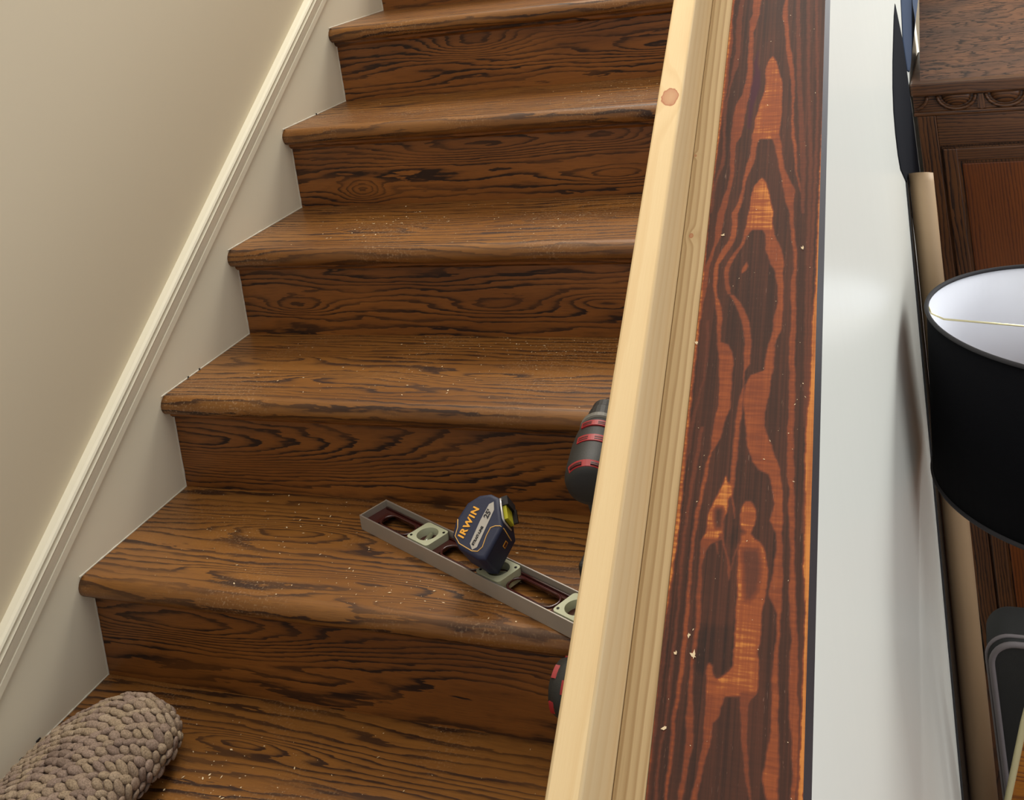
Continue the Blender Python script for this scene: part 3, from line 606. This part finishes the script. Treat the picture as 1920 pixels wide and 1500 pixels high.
shadow_piece('dark_shadow', [(1.68, .575), (1.60, .556), (1.523, .528), (1.40, .482), (1.315, .44), (1.262, .40), (1.238, .355), (1.232, .309), (1.25, .27), (1.32, .23), (1.40, .18), (1.40, -.3), (1.785, -.3), (1.785, .12), (1.785, .36), (1.76, .48)], .0022, cl, m_shadow, .001)
bf = shadow_piece('blue_shadow', [(1.775, .46), (1.79, .38), (1.86, .362), (2.2, .40), (3.1, .50), (3.2, .80), (2.5, .78), (1.9, .56)], .004, cl, m_shadow2, .002); bf['label'] = 'slate blue painted shade on the wall behind'

# ---- drum lampshade on its stand
LC = Vector((1.575, .895, .084)); LN = Vector((.078, .038, 1)).normalized(); LR, LH = .288, .312
LM = LN.to_track_quat('Z', 'Y').to_matrix().to_4x4()
lampb = Vector((LC.x, LC.y, FLOOR)); lamp = empty('floor_lamp', lampb)
tag(lamp, 'black drum lampshade with white lining on a floor lamp at the right edge', 'lamp')
MM = Matrix.Translation(LC - lampb) @ LM
bm = bmesh.new(); lathe(bm, [(LR, 0), (LR, -LH)], M=MM, seg=96)
for f in list(bm.faces):
    if len(f.verts) > 4: bm.faces.remove(f)
so = link('lamp_shade', bm, m_shade_out, lamp, smooth=True, recalc=False)
md = so.modifiers.new('thickness', 'SOLIDIFY'); md.thickness = .0012; md.offset = 1
bm = bmesh.new(); lathe(bm, [(LR - .0016, -.001), (LR - .0016, -LH + .001)], M=MM, seg=96)
for f in list(bm.faces):
    if len(f.verts) > 4: bm.faces.remove(f)
li = link('shade_lining', bm, m_shade_in, so, smooth=True, recalc=False); li['label'] = 'white inner lining'
md = li.modifiers.new('thickness', 'SOLIDIFY'); md.thickness = .0008; md.offset = -1
for zz in (0.0, -LH):
    bm = bmesh.new(); tube(bm, [MM @ Vector((LR * math.cos(a), LR * math.sin(a), zz)) for a in [2 * math.pi * j / 96 for j in range(97)]], .0042, 8, cap=False)
    link('rim_tape', bm, m_shade_rim, so, smooth=True)
bm = bmesh.new()
for a in (math.radians(186), math.radians(306), math.radians(66)):
    e = Vector((math.cos(a), math.sin(a), 0))
    tube(bm, [MM @ (e * (LR - .004)), MM @ (e * (LR - .008) + Vector((0, 0, -.012))), MM @ (e * (LR - .03) + Vector((0, 0, -.022))), MM @ (e * .02 + Vector((0, 0, -.028)))], .0019, 8)
tube(bm, [MM @ Vector((.022 * math.cos(q), .022 * math.sin(q), -.028)) for q in [2 * math.pi * j / 20 for j in range(21)]], .0022, 8, cap=False)
link('spider', bm, m_brass, lamp, smooth=True)
bm = bmesh.new(); lathe(bm, [(0, -.13), (.018, -.125), (.029, -.105), (.03, -.09), (.018, -.065), (.014, -.05), (.014, -.03), (0, -.03)], M=MM @ Matrix.Translation((0, 0, -.06)), seg=24)
link('bulb', bm, m_shade_in, lamp, smooth=True)
bm = bmesh.new(); lathe(bm, [(0, 0), (.13, 0), (.13, .012), (.03, .024), (.012, .04), (.011, .04)], seg=40)
link('base', bm, m_darkmetal, lamp, smooth=False)
bm = bmesh.new(); tube(bm, [(0, 0, .03), MM @ Vector((0, 0, -.20))], .011, 16)
link('pole', bm, m_darkmetal, lamp, smooth=True)

# ---- soft grey case standing on the floor
bag0 = Vector((1.503, 1.221, FLOOR)); bag = empty('soft_case', bag0)
tag(bag, 'charcoal nylon case with grey piping standing under the lampshade', 'case')
def rrect(w_, h_, r, n=8):
    o = []
    for (cx_, cy_, a0) in ((w_ - r, h_ - r, 0), (-w_ + r, h_ - r, 90), (-w_ + r, -h_ + r, 180), (w_ - r, -h_ + r, 270)):
        for i in range(n + 1): a = math.radians(a0 + 90 * i / n); o.append((cx_ + r * math.cos(a), cy_ + r * math.sin(a)))
    return o
BH = .549; HD = .063
bm = bmesh.new(); layers = []
for dy, sc in ((-HD, .955), (-HD + .006, .985), (-HD + .016, 1.0), (HD - .016, 1.0), (HD - .006, .985), (HD, .955)):
    layers.append([bm.verts.new((x * sc, dy, BH / 2 + z * (1 - (1 - sc) * .8))) for x, z in rrect(.205, BH / 2, .055)])
for a, b in zip(layers, layers[1:]):
    n = len(a)
    for i in range(n): bm.faces.new([a[i], a[(i + 1) % n], b[(i + 1) % n], b[i]])
bm.faces.new(layers[0]); bm.faces.new(layers[-1][::-1])
sh = link('shell', bm, m_bag, bag, smooth=True)
for f in sh.data.polygons:
    if len(f.vertices) > 4: f.use_smooth = False
for dy, sc, rr in ((-HD + .013, .999, .0040), (-HD - .001, .955, .0065)):
    bm = bmesh.new(); pts = [(x * sc, dy, BH / 2 + z * (1 - (1 - sc) * .8)) for x, z in rrect(.205, BH / 2, .055)]; pts.append(pts[0])
    tube(bm, pts, rr, 8, cap=False); link('piping', bm, m_pipe, bag, smooth=True)
bm = bmesh.new(); tube(bm, [(-.18, -HD - .002, .255), (-.15, -HD - .002, .248), (-.10, -HD - .002, .245), (.18, -HD - .002, .245)], .0022, 6); link('zip', bm, m_pipe, bag, smooth=True)
bm = bmesh.new(); tube(bm, [(-.06, 0, BH - .008), (-.05, 0, BH + .022), (.05, 0, BH + .022), (.06, 0, BH - .008)], .009, 8); link('carry_handle', bm, m_bag, bag, smooth=True)
bag.location = bag0; bag.rotation_euler = (0, 0, 0)

# ---- amber wooden panel with cream binding, leaning at the frame's corner
bm = bmesh.new()
q = [Vector((1.372, .905, -.735)), Vector((1.318, .89, -.92)), Vector((1.306, .886, -.965)), Vector((1.306, .860, FLOOR + .004)), Vector((1.52, .860, FLOOR + .004)), Vector((1.52, .935, -.45)), Vector((1.452, .93, -.50))]
nb_ = (q[1] - q[0]).cross(q[4] - q[0]).normalized()
def inset(k): 
    c = sum(q, Vector()) / len(q); return [c + (p - c) * k for p in q]
am0 = Vector((1.41, .86, FLOOR)); am = empty('bound_panel', am0)
tag(am, 'amber varnished wooden panel with cream edge binding in front of the charcoal case', 'panel')
qq = [p - am0 for p in q]; y_t = Vector((0, .012, 0))
a = [bm.verts.new(p) for p in qq]; b = [bm.verts.new(p + y_t) for p in qq]
bm.faces.new(a); bm.faces.new(b[::-1])
for i in range(len(a)): bm.faces.new([a[i], a[(i + 1) % len(a)], b[(i + 1) % len(a)], b[i]])
wood(link('face', bm, m_amber, am), 'x')
bm = bmesh.new(); e0 = [qq[6], qq[0], qq[1], qq[2], qq[3]]
tube(bm, [p + Vector((-.004, .002, 0)) for p in e0], .0065, 8); bo = link('binding', bm, m_cream, am, smooth=True); bo['label'] = 'cream edge binding'

# ================================================================== tools on the tread
# ---- spirit level lying on its side
LV = Vector((.421, .2035, 0.0)); ldir = Vector((.434, -.2035, 0)).normalized(); lsd = Vector((-ldir.y, ldir.x, 0))
LM4 = Matrix(((ldir.x, lsd.x, 0, 0), (ldir.y, lsd.y, 0, 0), (0, 0, 1, 0), (0, 0, 0, 1)))
level = empty('spirit_level', LV); level.rotation_euler = (0, 0, math.atan2(ldir.y, ldir.x))
tag(level, 'aluminium spirit level with maroon web lying across the tread under the tape measure', 'level')
LL, LW, LHt = .61, .056, .0245
def lb(name, parts, mat, bev=.0004, parent=level):
    bm = bmesh.new()
    for lo, hi in parts: box(bm, lo, hi, bev=bev)
    return link(name, bm, mat, parent)
lb('flange', [((0, 0, 0), (LL, .0022, LHt))], m_alu); lb('flange', [((0, LW - .0022, 0), (LL, LW, LHt))], m_alu)
lb('end_cap', [((0, .0022, 0), (.0022, LW - .0022, LHt))], m_alu); lb('end_cap', [((LL - .0022, .0022, 0), (LL, LW - .0022, LHt))], m_alu)
# worn bright top edges
lb('edge_wear', [((.0, .0003, LHt - .0002), (LL, .0019, LHt + .0002)), ((.0, LW - .0019, LHt - .0002), (LL, LW - .0003, LHt + .0002))], m_rim, 0)
# web with openings: flat plate of ribs around the slots
slots = [(.030, .105), (.185, .275), (.335, .430), (.505, .580)]
VC = [.145, .310, .470]
bm = bmesh.new(); z0, z1 = .009, .0135
for ya, yb_ in ((.0022, .0125), (LW - .0125, LW - .0022)): box(bm, (.0022, ya, z0), (LL - .0022, yb_, z1))
xs = [.0022] + [q for s in slots for q in s] + [LL - .0022]
for i in range(0, len(xs), 2): box(bm, (xs[i], .0125, z0), (xs[i + 1], LW - .0125, z1))
web = link('web', bm, m_maroon, level); web['label'] = 'maroon enamelled web'
# raised rounded rims around each slot and ribs along both sides
for s0, s1 in slots:
    bm = bmesh.new(); r_ = .0155; cy_ = LW / 2; pts = []
    for (cx_, a0) in ((s0 + r_, 90), (s1 - r_, 270)):
        for i in range(13): a = math.radians(a0 + 180 * i / 12); pts.append((cx_ + r_ * math.cos(a), cy_ + r_ * math.sin(a), z1 + .001))
    pts.append(pts[0]); tube(bm, pts, .0022, 6, cap=False); link('slot_rim', bm, m_maroon, web, smooth=True)
for yy in (.0052, LW - .0052):
    bm = bmesh.new(); tube(bm, [(.006, yy, z1 + .0015), (LL - .006, yy, z1 + .0015)], .0016, 6); link('web_rib', bm, m_maroon, web, smooth=True)
for i, vx in enumerate(VC):
    w2 = .026
    bm = bmesh.new(); n = 36; zt, zb = LHt + .0005, .006
    outer0 = rrect(w2, LW / 2 - .0045, .006, 4); outer = []; hole_r = .0175
    for j in range(len(outer0)):
        (xa, ya), (xb, yb2) = outer0[j], outer0[(j + 1) % len(outer0)]; m2 = 12 if math.hypot(xb - xa, yb2 - ya) > .01 else 1
        outer += [(xa + (xb - xa) * q / m2, ya + (yb2 - ya) * q / m2) for q in range(m2)]
    # plate with a round hole: connect outer outline with circle by angle
    O_ = [bm.verts.new((vx + x, LW / 2 + y, zt)) for x, y in outer]; Ob = [bm.verts.new((vx + x, LW / 2 + y, zb)) for x, y in outer]
    I_ = []; Ib = []
    for x, y in outer:
        a = math.atan2(y, x); I_.append(bm.verts.new((vx + hole_r * math.cos(a), LW / 2 + hole_r * math.sin(a), zt))); Ib.append(bm.verts.new((vx + (hole_r - .002) * math.cos(a), LW / 2 + (hole_r - .002) * math.sin(a), zb)))
    m_ = len(outer)
    for j in range(m_):
        k2 = (j + 1) % m_
        for f in ([O_[j], O_[k2], I_[k2], I_[j]], [O_[j], Ob[j], Ob[k2], O_[k2]], [I_[j], I_[k2], Ib[k2], Ib[j]], [Ob[j], Ib[j], Ib[k2], Ob[k2]]): bm.faces.new(f)
    vb = link('vial_block', bm, m_vial, level); vb['label'] = 'pale green vial block'
    bm = bmesh.new(); lathe(bm, [(0, .012), (hole_r - .001, .012), (hole_r - .001, .0135), (.012, .0125), (0, .012)], M=Matrix.Translation((vx, LW / 2, 0)), seg=28)
    link('lens', bm, m_vialin, vb, smooth=True)
    a = (math.pi / 2, 0, math.pi / 2)[i] + .5; e = Vector((math.cos(a), math.sin(a), 0)); c_ = Vector((vx, LW / 2, .0165))
    bm = bmesh.new(); tube(bm, [c_ - e * .014, c_ - e * .011, c_ + e * .011, c_ + e * .014], [.003, .0045, .0045, .003], 12); link('vial', bm, m_vialin, vb, smooth=True)
    for sx, sy in ((1, 1), (-1, -1)):
        bm = bmesh.new(); lathe(bm, [(0, 0), (.0020, 0), (.0022, .0006), (0, .0008)], M=Matrix.Translation((vx + sx * (w2 - .0055), LW / 2 + sy * (LW / 2 - .0115), zt)), seg=12); link('screw', bm, m_darkmetal, vb)

# ---- tape measure resting on the level
def cam_dir(x, y, z): return (right * x - down * y - fwd * z)
e1 = cam_dir(.50, .70, -.52).normalized(); e2 = cam_dir(-.90, .05, -.60); e2 = (e2 - e1 * e2.dot(e1)).normalized(); e3 = e1.cross(e2)
TM = Matrix(((e1.x, e2.x, e3.x, 0), (e1.y, e2.y, e3.y, 0), (e1.z, e2.z, e3.z, 0), (0, 0, 0, 1)))
out_ = [(-.039, -.038), (.012, -.038), (.045, -.010), (.045, .006), (.036, .022), (.019, .034), (-.010, .037), (-.031, .030), (-.043, .010), (-.044, -.026)]
TT = .056
def tp(): return bmesh.new()
TC = Vector((.697, .090, 0))
bm = tp(); vv, ff = prism(bm, out_, (0, 0, -TT), origin=(0, 0, 0))
es = [e for e in bm.edges if abs(e.verts[0].co.z - e.verts[1].co.z) < 1e-6]
bmesh.ops.bevel(bm, geom=es, offset=.006, segments=4, affect='EDGES', profile=.5)
es = [e for e in bm.edges if abs(e.verts[0].co.z - e.verts[1].co.z) > .02]
bmesh.ops.bevel(bm, geom=es, offset=.003, segments=2, affect='EDGES', profile=.5)
lowest = min((TM @ v.co).z for v in bm.verts)
tape = empty('tape_measure', (TC.x, TC.y, LHt + .0012 - lowest)); tape.rotation_euler = TM.to_euler()
tag(tape, 'navy tape measure with gold lettering and yellow blade propped on the spirit level', 'tape measure')
case = link('case', bm, m_navy, tape, smooth=False)
for f in case.data.polygons: f.use_smooth = f.area < 2e-4 * .6
def txt(name, s, size, loc, mat, parent, bold=.0, rot=0, sx=1.0, space=1.0):
    cu = bpy.data.curves.new(name, 'FONT'); cu.body = s; cu.size = size; cu.align_x = 'CENTER'; cu.align_y = 'CENTER'; cu.extrude = .00025; cu.offset = bold; cu.space_character = space
    to = bpy.data.objects.new(name, cu); C.objects.link(to)
    me = bpy.data.meshes.new_from_object(to.evaluated_get(bpy.context.evaluated_depsgraph_get())); bpy.data.objects.remove(to)
    me.name = name; me.transform(Matrix.Translation(loc) @ Matrix.Rotation(rot, 4, 'Z') @ Matrix.Diagonal((sx, 1, 1, 1)))
    me.materials.clear(); me.materials.append(mat)
    o = bpy.data.objects.new(name, me); C.objects.link(o); o.parent = parent
    return o
zt = .0006
txt('lettering', 'IRWIN', .0142, (-.005, .0140, zt), m_orange, tape, bold=.0005, sx=1.02, space=1.18)
bm = tp(); prism(bm, [(-.036, -.012), (-.030, -.004), (.004, -.001), (.030, -.001), (.036, -.006), (.026, -.013), (-.004, -.015), (-.030, -.017)], (0, 0, .0007), origin=(0, 0, 0)); plate = link('label_plate', bm, m_silver, tape)
txt('plate_number', "25'", .0110, (.017, -.0072, zt + .0006), m_ink, plate, bold=.0003)
txt('plate_lettering', 'STRAIT-LINE', .0052, (-.016, -.0095, zt + .0006), m_ink, plate, bold=.0002)
bm = tp(); gl = [(.018, .034), (-.012, .0355), (-.020, .029), (-.034, .025), (-.0375, .008), (-.0375, -.018), (-.034, -.024), (-.026, -.0255), (-.010, -.0215), (.004, -.0215), (.014, -.030), (.020, -.0330)]
gl = [( -.008, .0335), (-.018, .027), (-.030, .024), (-.0365, .012), (-.0375, -.012), (-.0345, -.021), (-.026, -.0245), (-.010, -.0215), (.002, -.0215), (.007, -.0270), (.010, -.0340)]
tube(bm, [(x, y, .0001) for x, y in gl] + [(.010, -.0384, -.006), (.008, -.0384, -.028), (.007, -.0384, -.040)], .0007, 6); go = link('gold_line', bm, m_gold, tape, smooth=True)
# mouth at the lower front: chrome frame, dark opening, yellow blade with hook
fa, fb = Vector((.012, -.038, 0)), Vector((.045, -.010, 0)); fd = (fb - fa).normalized(); fn_ = Vector((fd.y, -fd.x, 0)); zz_ = Vector((0, 0, 1))
def fp(u, w, h): return fa + fd * u + zz_ * w + fn_ * h       # u along the sloping front, w down the thickness, h outwards
def fbox(name, u0, u1, w0, w1, h0, h1, mat, par=tape):
    bm = bmesh.new(); v = [bm.verts.new(fp(u, w_, h_)) for u in (u0, u1) for w_ in (w0, w1) for h_ in (h0, h1)]
    for q in ((0, 1, 3, 2), (4, 6, 7, 5), (0, 4, 5, 1), (2, 3, 7, 6), (0, 2, 6, 4), (1, 5, 7, 3)): bm.faces.new([v[i] for i in q])
    return link(name, bm, mat, par)
bm = tp(); tube(bm, [fp(.008, -.034, .0006), fp(.008, -.006, .0006), fp(.012, -.0015, .001), fp(.030, -.0005, .001), fp(.041, -.002, .001), fp(.043, -.008, .0004), fp(.043, -.034, .0004)], .0016, 8); link('mouth_frame', bm, m_frame, tape, smooth=True)
fbox('mouth', .010, .041, -.042, -.004, -.001, .0006, m_ink)
bl = fbox('blade', .014, .034, -.036, -.010, .0004, .0060, m_blade); bl['label'] = 'yellow blade'
fbox('bumper', .034, .047, -.042, -.008, .0, .010, m_ink)
fbox('hook', .016, .036, -.038, -.034, .0, .013, m_darkmetal)
bm = tp(); prism(bm, [(-.004, -.004), (.005, -.004), (.005, .004), (-.004, .004)], (0, -.0006, 0), origin=(-.004, -.0381, -.030), ex=(1, 0, 0), ey=(0, 0, 1)); link('lock_mark', bm, m_orange, tape)
bm = tp(); prism(bm, [(-.003, -.003), (.004, -.003), (.004, .003), (-.003, .003)], (0, -.0008, 0), origin=(-.004, -.0381, -.030), ex=(1, 0, 0), ey=(0, 0, 1)); link('lock_mark_inner', bm, m_redd, tape)

# ---- cordless drill standing on its battery, chuck pointing up the stairs
def tool(name, base, label, head_c, axis, L_tool, battery_c, grip_w, chuck=True, scale=1.0):
    base = Vector(base); t = empty(name, base); tag(t, label, 'drill')
    ax = Vector(axis).normalized(); hc = Vector(head_c) - base
    RM = Matrix.Translation(hc) @ ax.to_track_quat('Z', 'Y').to_matrix().to_4x4()
    r = .036 * scale
    prof = [(0, 0), (r * .62, 0), (r * .86, .004), (r * .98, .014), (r, .032), (r * .99, .075), (r * .93, .100), (r * .86, .118), (r * .80, .122)]
    if not chuck: prof = [(0, 0), (r * .55, 0), (r * .85, .006), (r, .022), (r, .070), (r * .80, .090), (r * .55, .105), (r * .45, .12)]
    bm = bmesh.new(); lathe(bm, prof, M=RM, seg=40, sx=1.0, sy=.94); hs = link('housing', bm, m_tool, t, smooth=True)
    if chuck:
        bm = bmesh.new(); lathe(bm, [(r * .80, .120), (r * .86, .122), (r * .86, .130), (r * .74, .133), (r * .70, .137)], M=RM, seg=40); link('clutch_ring', bm, m_toolg, t, smooth=False)
        bm = bmesh.new(); lathe(bm, [(r * .68, .136), (r * .66, .160), (r * .60, .164), (r * .56, .180), (r * .34, .192)], M=RM, seg=24); link('chuck', bm, m_tool, t, smooth=False)
        bm = bmesh.new(); lathe(bm, [(r * .28, .190), (r * .24, .199), (r * .12, .209), (0, .212)], M=RM, seg=12); link('chuck_jaws', bm, m_steel, t, smooth=False)
    else:
        bm = bmesh.new(); lathe(bm, [(r * .42, .118), (r * .40, .135), (r * .25, .142), (0, .143)], M=RM, seg=24); link('bit_collar', bm, m_toolg, t)
    # red vent patches following the round body
    def patch(nm, a0, a1, z0, z1, mat, lift, par, n=10, taper=1.0):
        bm = bmesh.new(); ro = r * lift; g = []
        for i in range(n + 1):
            a = math.radians(a0 + (a1 - a0) * i / n)
            g.append([bm.verts.new(RM @ Vector((ro_ * math.cos(a), ro_ * .94 * math.sin(a), z))) for z, ro_ in ((z0, ro * taper), (z1, ro), (z1, ro - .003), (z0, ro * taper - .003))])
        for p_, q_ in zip(g, g[1:]):
            for j in range(4): bm.faces.new([p_[j], p_[(j + 1) % 4], q_[(j + 1) % 4], q_[j]])
        bm.faces.new(g[0]); bm.faces.new(g[-1][::-1])
        return link(nm, bm, mat, par)
    ups = RM.inverted().to_3x3() @ Vector((0, 0, 1)); up_a = math.degrees(math.atan2(ups.y, ups.x))
    return t, RM, patch, up_a, r, hs
drill, RM, patch, ua, r, hs = tool('cordless_drill', (.878, .155, 0), 'black and red cordless drill standing upright, half hidden by pale pine board', (.900, .034, .196), (-.15, 1, .11), .2, None, .04)
for (z0, z1, aw, lift) in ((.0045, .014, 50, .985), (.056, .070, 34, 1.03), (.094, .106, 34, 1.0)):
    v_ = patch('vent_panel', ua - aw, ua + aw, z0, z1, m_red, lift, drill, 14, .90 if z0 < .01 else 1.0); v_['label'] = 'red vent panel'
    for s_ in (-1, 1):
        for kz in (.28, .62):
            zz = z0 + (z1 - z0) * kz
            patch('vent_slot', ua + s_ * aw * .22, ua + s_ * aw * .88, zz - .0012, zz + .0012, m_redd, lift + (.012 if z0 > .01 else -.02), v_, 6)
bm = bmesh.new(); hcb = Vector((.900, .075, .17)) - Vector((.878, .155, 0))
tube(bm, [hcb, hcb + Vector((-.004, .012, -.05)), hcb + Vector((-.010, .030, -.11)), Vector((-.004, -.04, .05)) + Vector((.004, .01, 0))], [.022, .018, .0175, .021], 20); link('grip', bm, m_tool, drill, smooth=True)
bm = bmesh.new(); tube(bm, [hcb + Vector((-.004, .03, -.02)), hcb + Vector((-.006, .040, -.035)), hcb + Vector((-.008, .036, -.05))], [.007, .007, .006], 10); link('trigger', bm, m_red, drill, smooth=True)
bm = bmesh.new(); box(bm, (-.038, -.062, .0), (.038, .056, .046), bev=.007, seg=3); bt = link('battery', bm, m_tool, drill)
bm = bmesh.new(); box(bm, (-.0388, -.050, .028), (.0388, .040, .040), bev=.001); bp = link('battery_band', bm, m_red, drill); bp['label'] = 'red battery band'

# ---- impact driver on the tread below, only its round end shows
drv, RM, patch, ua, r, hs = tool('impact_driver', (.930, -.075, -RISE), 'black driver with pink-red patches low beside the bottom of the pale pine board', (.842, -.040, -.040), (1, -.12, .0), .15, None, .04, chuck=False, scale=1.12)
for a0 in (20, 92, 164, 236, 308):
    patch('red_patch', a0 + 6, a0 + 34, .008, .016, m_red, .93, drv, 8)
for a0 in (55, 127, 199, 271, 343):
    patch('red_patch', a0, a0 + 24, .026, .060, m_red, 1.02, drv, 6)
b0 = Vector((.930, -.075, -RISE))
bm = bmesh.new(); tube(bm, [Vector((.895, -.048, -.055)) - b0, Vector((.905, -.055, -.10)) - b0, Vector((.925, -.072, -.145)) - b0], [.021, .018, .022], 18); link('grip', bm, m_tool, drv, smooth=True)
bm = bmesh.new(); box(bm, (-.055, -.036, 0), (.055, .036, .040), bev=.006, seg=3); link('battery', bm, m_tool, drv)

# ================================================================== braided jute rug end on the lowest tread
rg0 = Vector((.12, -.15, -RISE)); 
def rug_pt(s, a):
    """s: 0 at the rounded far end, running towards the viewer; a: angle round the roll"""
    k = math.sqrt(max(0.0, 1 - (1 - s / .06) ** 2)) if s < .06 else 1.0
    k2 = .30 + .70 * k if s > .0007 else .05
    ca, sa = math.cos(a), math.sin(a)
    x = .118 * k2 * math.copysign(abs(ca) ** .85, ca); z = .041 * (.2 + .8 * k) * (1 + math.copysign(abs(sa) ** .85, sa))
    X = .150 + x + .12 * z
    w_ = max(0.0, min(1.0, (X - .01) / .20)); w_ = w_ * w_ * (3 - 2 * w_)
    Y = -.064 - s - .030 * ((X - .17) / .12) ** 2
    return Vector((max(X, .006), Y, -RISE + .001 + z * (.50 + .58 * w_) - 2.2 * max(0, s - .21) ** 2))
bm = bmesh.new(); NA, NS = 64, 46; rows = []
for i in range(NS + 1):
    s = .30 * (i / NS) ** 1.3
    rows.append([bm.verts.new(rug_pt(max(s, .0008), 2 * math.pi * j / NA)) for j in range(NA)])
for i in range(NS):
    for j in range(NA): bm.faces.new([rows[i][j], rows[i][(j + 1) % NA], rows[i + 1][(j + 1) % NA], rows[i + 1][j]])
bm.faces.new(rows[0][::-1]); bm.faces.new(rows[-1])
bmesh.ops.recalc_face_normals(bm, faces=bm.faces)
tl = bm.verts.layers.float.new('tint')
for v in bm.verts: v[tl] = 0.0
# braid loops: tilted pads laid in slanting rows over the surface
tmp = bmesh.new(); bmesh.ops.create_icosphere(tmp, subdivisions=2, radius=1); sph_v = [v.co.copy() for v in tmp.verts]; sph_f = [[v.index for v in f.verts] for f in tmp.faces]; tmp.free()
pitch_a, pitch_b = .0175, .0120; ang = math.radians(40)
cnt = 0
PER = .33
arc_tab = [0]; prev = rug_pt(.15, -.35)
NB = 200
angs = [-.45 + (math.pi + .9) * i / NB for i in range(NB + 1)]
pp = [rug_pt(.15, a) for a in angs]
for i in range(NB): arc_tab.append(arc_tab[-1] + (pp[i + 1] - pp[i]).length)
def ang_of(l):
    import bisect
    i = min(max(bisect.bisect(arc_tab, l) - 1, 0), NB - 1); f = (l - arc_tab[i]) / max(arc_tab[i + 1] - arc_tab[i], 1e-6)
    return angs[i] + (angs[i + 1] - angs[i]) * f
TOT = arc_tab[-1]
s2 = [v for v in range(-60, 61)]
for ia in range(-40, 41):
    for ib in range(-60, 61):
        a_ = ia * pitch_a + (pitch_a / 2 if ib % 2 else 0); b_ = ib * pitch_b
        l = a_ * math.cos(ang) - b_ * math.sin(ang) + TOT / 2; s = a_ * math.sin(ang) + b_ * math.cos(ang) + .16
        if not (0 <= l <= TOT and .003 < s < .295): continue
        aa = ang_of(l); p = rug_pt(s, aa); d1 = rug_pt(s, aa + .02) - p; d2 = rug_pt(s + .004, aa) - p
        if d1.length < 1e-7 or d2.length < 1e-7: continue
        u1 = d1.normalized(); nrm = u1.cross(d2.normalized())
        if nrm.length < .1: continue
        nrm.normalize(); c3 = Vector((.13, p.y, -RISE + .045))
        if nrm.dot(p - c3) < 0: nrm = -nrm
        if p.z < -RISE + .004 and nrm.z < 0: continue
        u2 = nrm.cross(u1)
        th_ = ang + (.55 if ib % 2 else -.45) + random.uniform(-.2, .2)
        ea = u1 * math.cos(th_) + u2 * math.sin(th_); eb = nrm.cross(ea)
        ea = (ea + nrm * .28).normalized()
        sa_, sb_, sc_ = .0112 * random.uniform(.75, 1.25), .0071 * random.uniform(.75, 1.2), .0044 * random.uniform(.7, 1.3)
        if s < .04: sa_ *= .7 + s * 7; sb_ *= .7 + s * 7
        base_i = [bm.verts.new(p + nrm * .001 + ea * (q.x * sa_) + eb * (q.y * sb_) + nrm * (q.z * sc_)) for q in sph_v]
        tv = min(1, max(0, .45 + .5 * mnoise.noise(p * 22) + random.uniform(-.28, .28)))
        for q in base_i: q[tl] = tv; q.co += mnoise.noise_vector(q.co * 260) * .0009
        for f in sph_f: bm.faces.new([base_i[x] for x in f]).smooth = True
        cnt += 1
for v in bm.verts:
    v.co.x = max(v.co.x, .002); 
    if v.co.y > -RUN + .0: v.co.z = max(v.co.z, -RISE + .0006)
    v.co -= rg0
rug = link('jute_rug', bm, m_jute, smooth=True, recalc=False); rug.location = rg0
tag(rug, 'thick braided jute rug end lying on the lowest tread by the wall', 'rug')

# ================================================================== sawdust
bm = bmesh.new()
def flake(p, s, nrm=Vector((0, 0, 1))):
    a = random.random() * 6.28; l, w_ = s * random.uniform(.6, 1.6), s * random.uniform(.3, .7)
    t1 = nrm.orthogonal().normalized(); t2 = nrm.cross(t1); ex = t1 * math.cos(a) + t2 * math.sin(a); ey = nrm.cross(ex)
    vs_ = [bm.verts.new(p + ex * x * l + ey * y * w_ + nrm * (s * .15 + z * s * .5)) for x, y, z in ((-1, 0, 0), (0, -1, .2), (1, 0, .4), (0, 1, .3))]
    for f in ((0, 1, 2), (0, 2, 3), (0, 1, 3), (1, 2, 3)): bm.faces.new([vs_[i] for i in f])
def scatter(n, k, x0, x1, y0, y1, s):
    for _ in range(n): flake(Vector((random.uniform(x0, x1), k * RUN + random.uniform(y0, y1), k * RISE + .0003)), s * random.choice((.5, .6, .8, 1, 1.5)))
def clump(n, k, x, y, sx, sy, s):
    for _ in range(n):
        yy = min(max(random.gauss(y, sy), .02), .283); flake(Vector((random.gauss(x, sx), k * RUN + yy, k * RISE + .0003)), s * random.choice((.5, .6, .8, 1, 1.4)))
for k in range(-1, 4): scatter(110, k, .1, .98, .02, .28, .0013)
clump(140, 1, .63, .25, .14, .03, .0014); clump(80, 1, .5, .13, .2, .06, .0014); clump(110, 2, .6, .14, .12, .05, .0014); clump(50, 2, .28, .14, .05, .05, .0016)
clump(120, 3, .78, .16, .08, .06, .0014); clump(60, 0, .30, .2, .10, .05, .0016); clump(70, 0, .62, .06, .12, .03, .0015); clump(40, -1, .33, .13, .05, .05, .0018); clump(50, 2, .75, .25, .12, .02, .0012)
dz = link('sawdust', bm, m_dust); tag(dz, 'pale sawdust crumbs scattered over the oak treads', 'sawdust', kind='stuff')
bm = bmesh.new()
for _ in range(60): flake(SP(random.uniform(1.112, 1.235), random.uniform(-.25, .8), H_PL + .0002), .0010 * random.choice((.5, .7, 1)), N0)
for x, t, s in ((1.222, .330, .0035), (1.123, .352, .002), (1.1165, -.135, .002), (1.134, -.135, .0045), (1.113, -.2, .0025), (1.104, .20, .0022), (1.128, -.118, .0022)): flake(SP(x, t, H_PL + .0003), s, N0); flake(SP(x + .001, t + .001, H_PL + .0003), s * .8, N0)
dz = link('sawdust', bm, m_dust); tag(dz, 'few pale wood chips lying on the stained board', 'sawdust', kind='stuff')
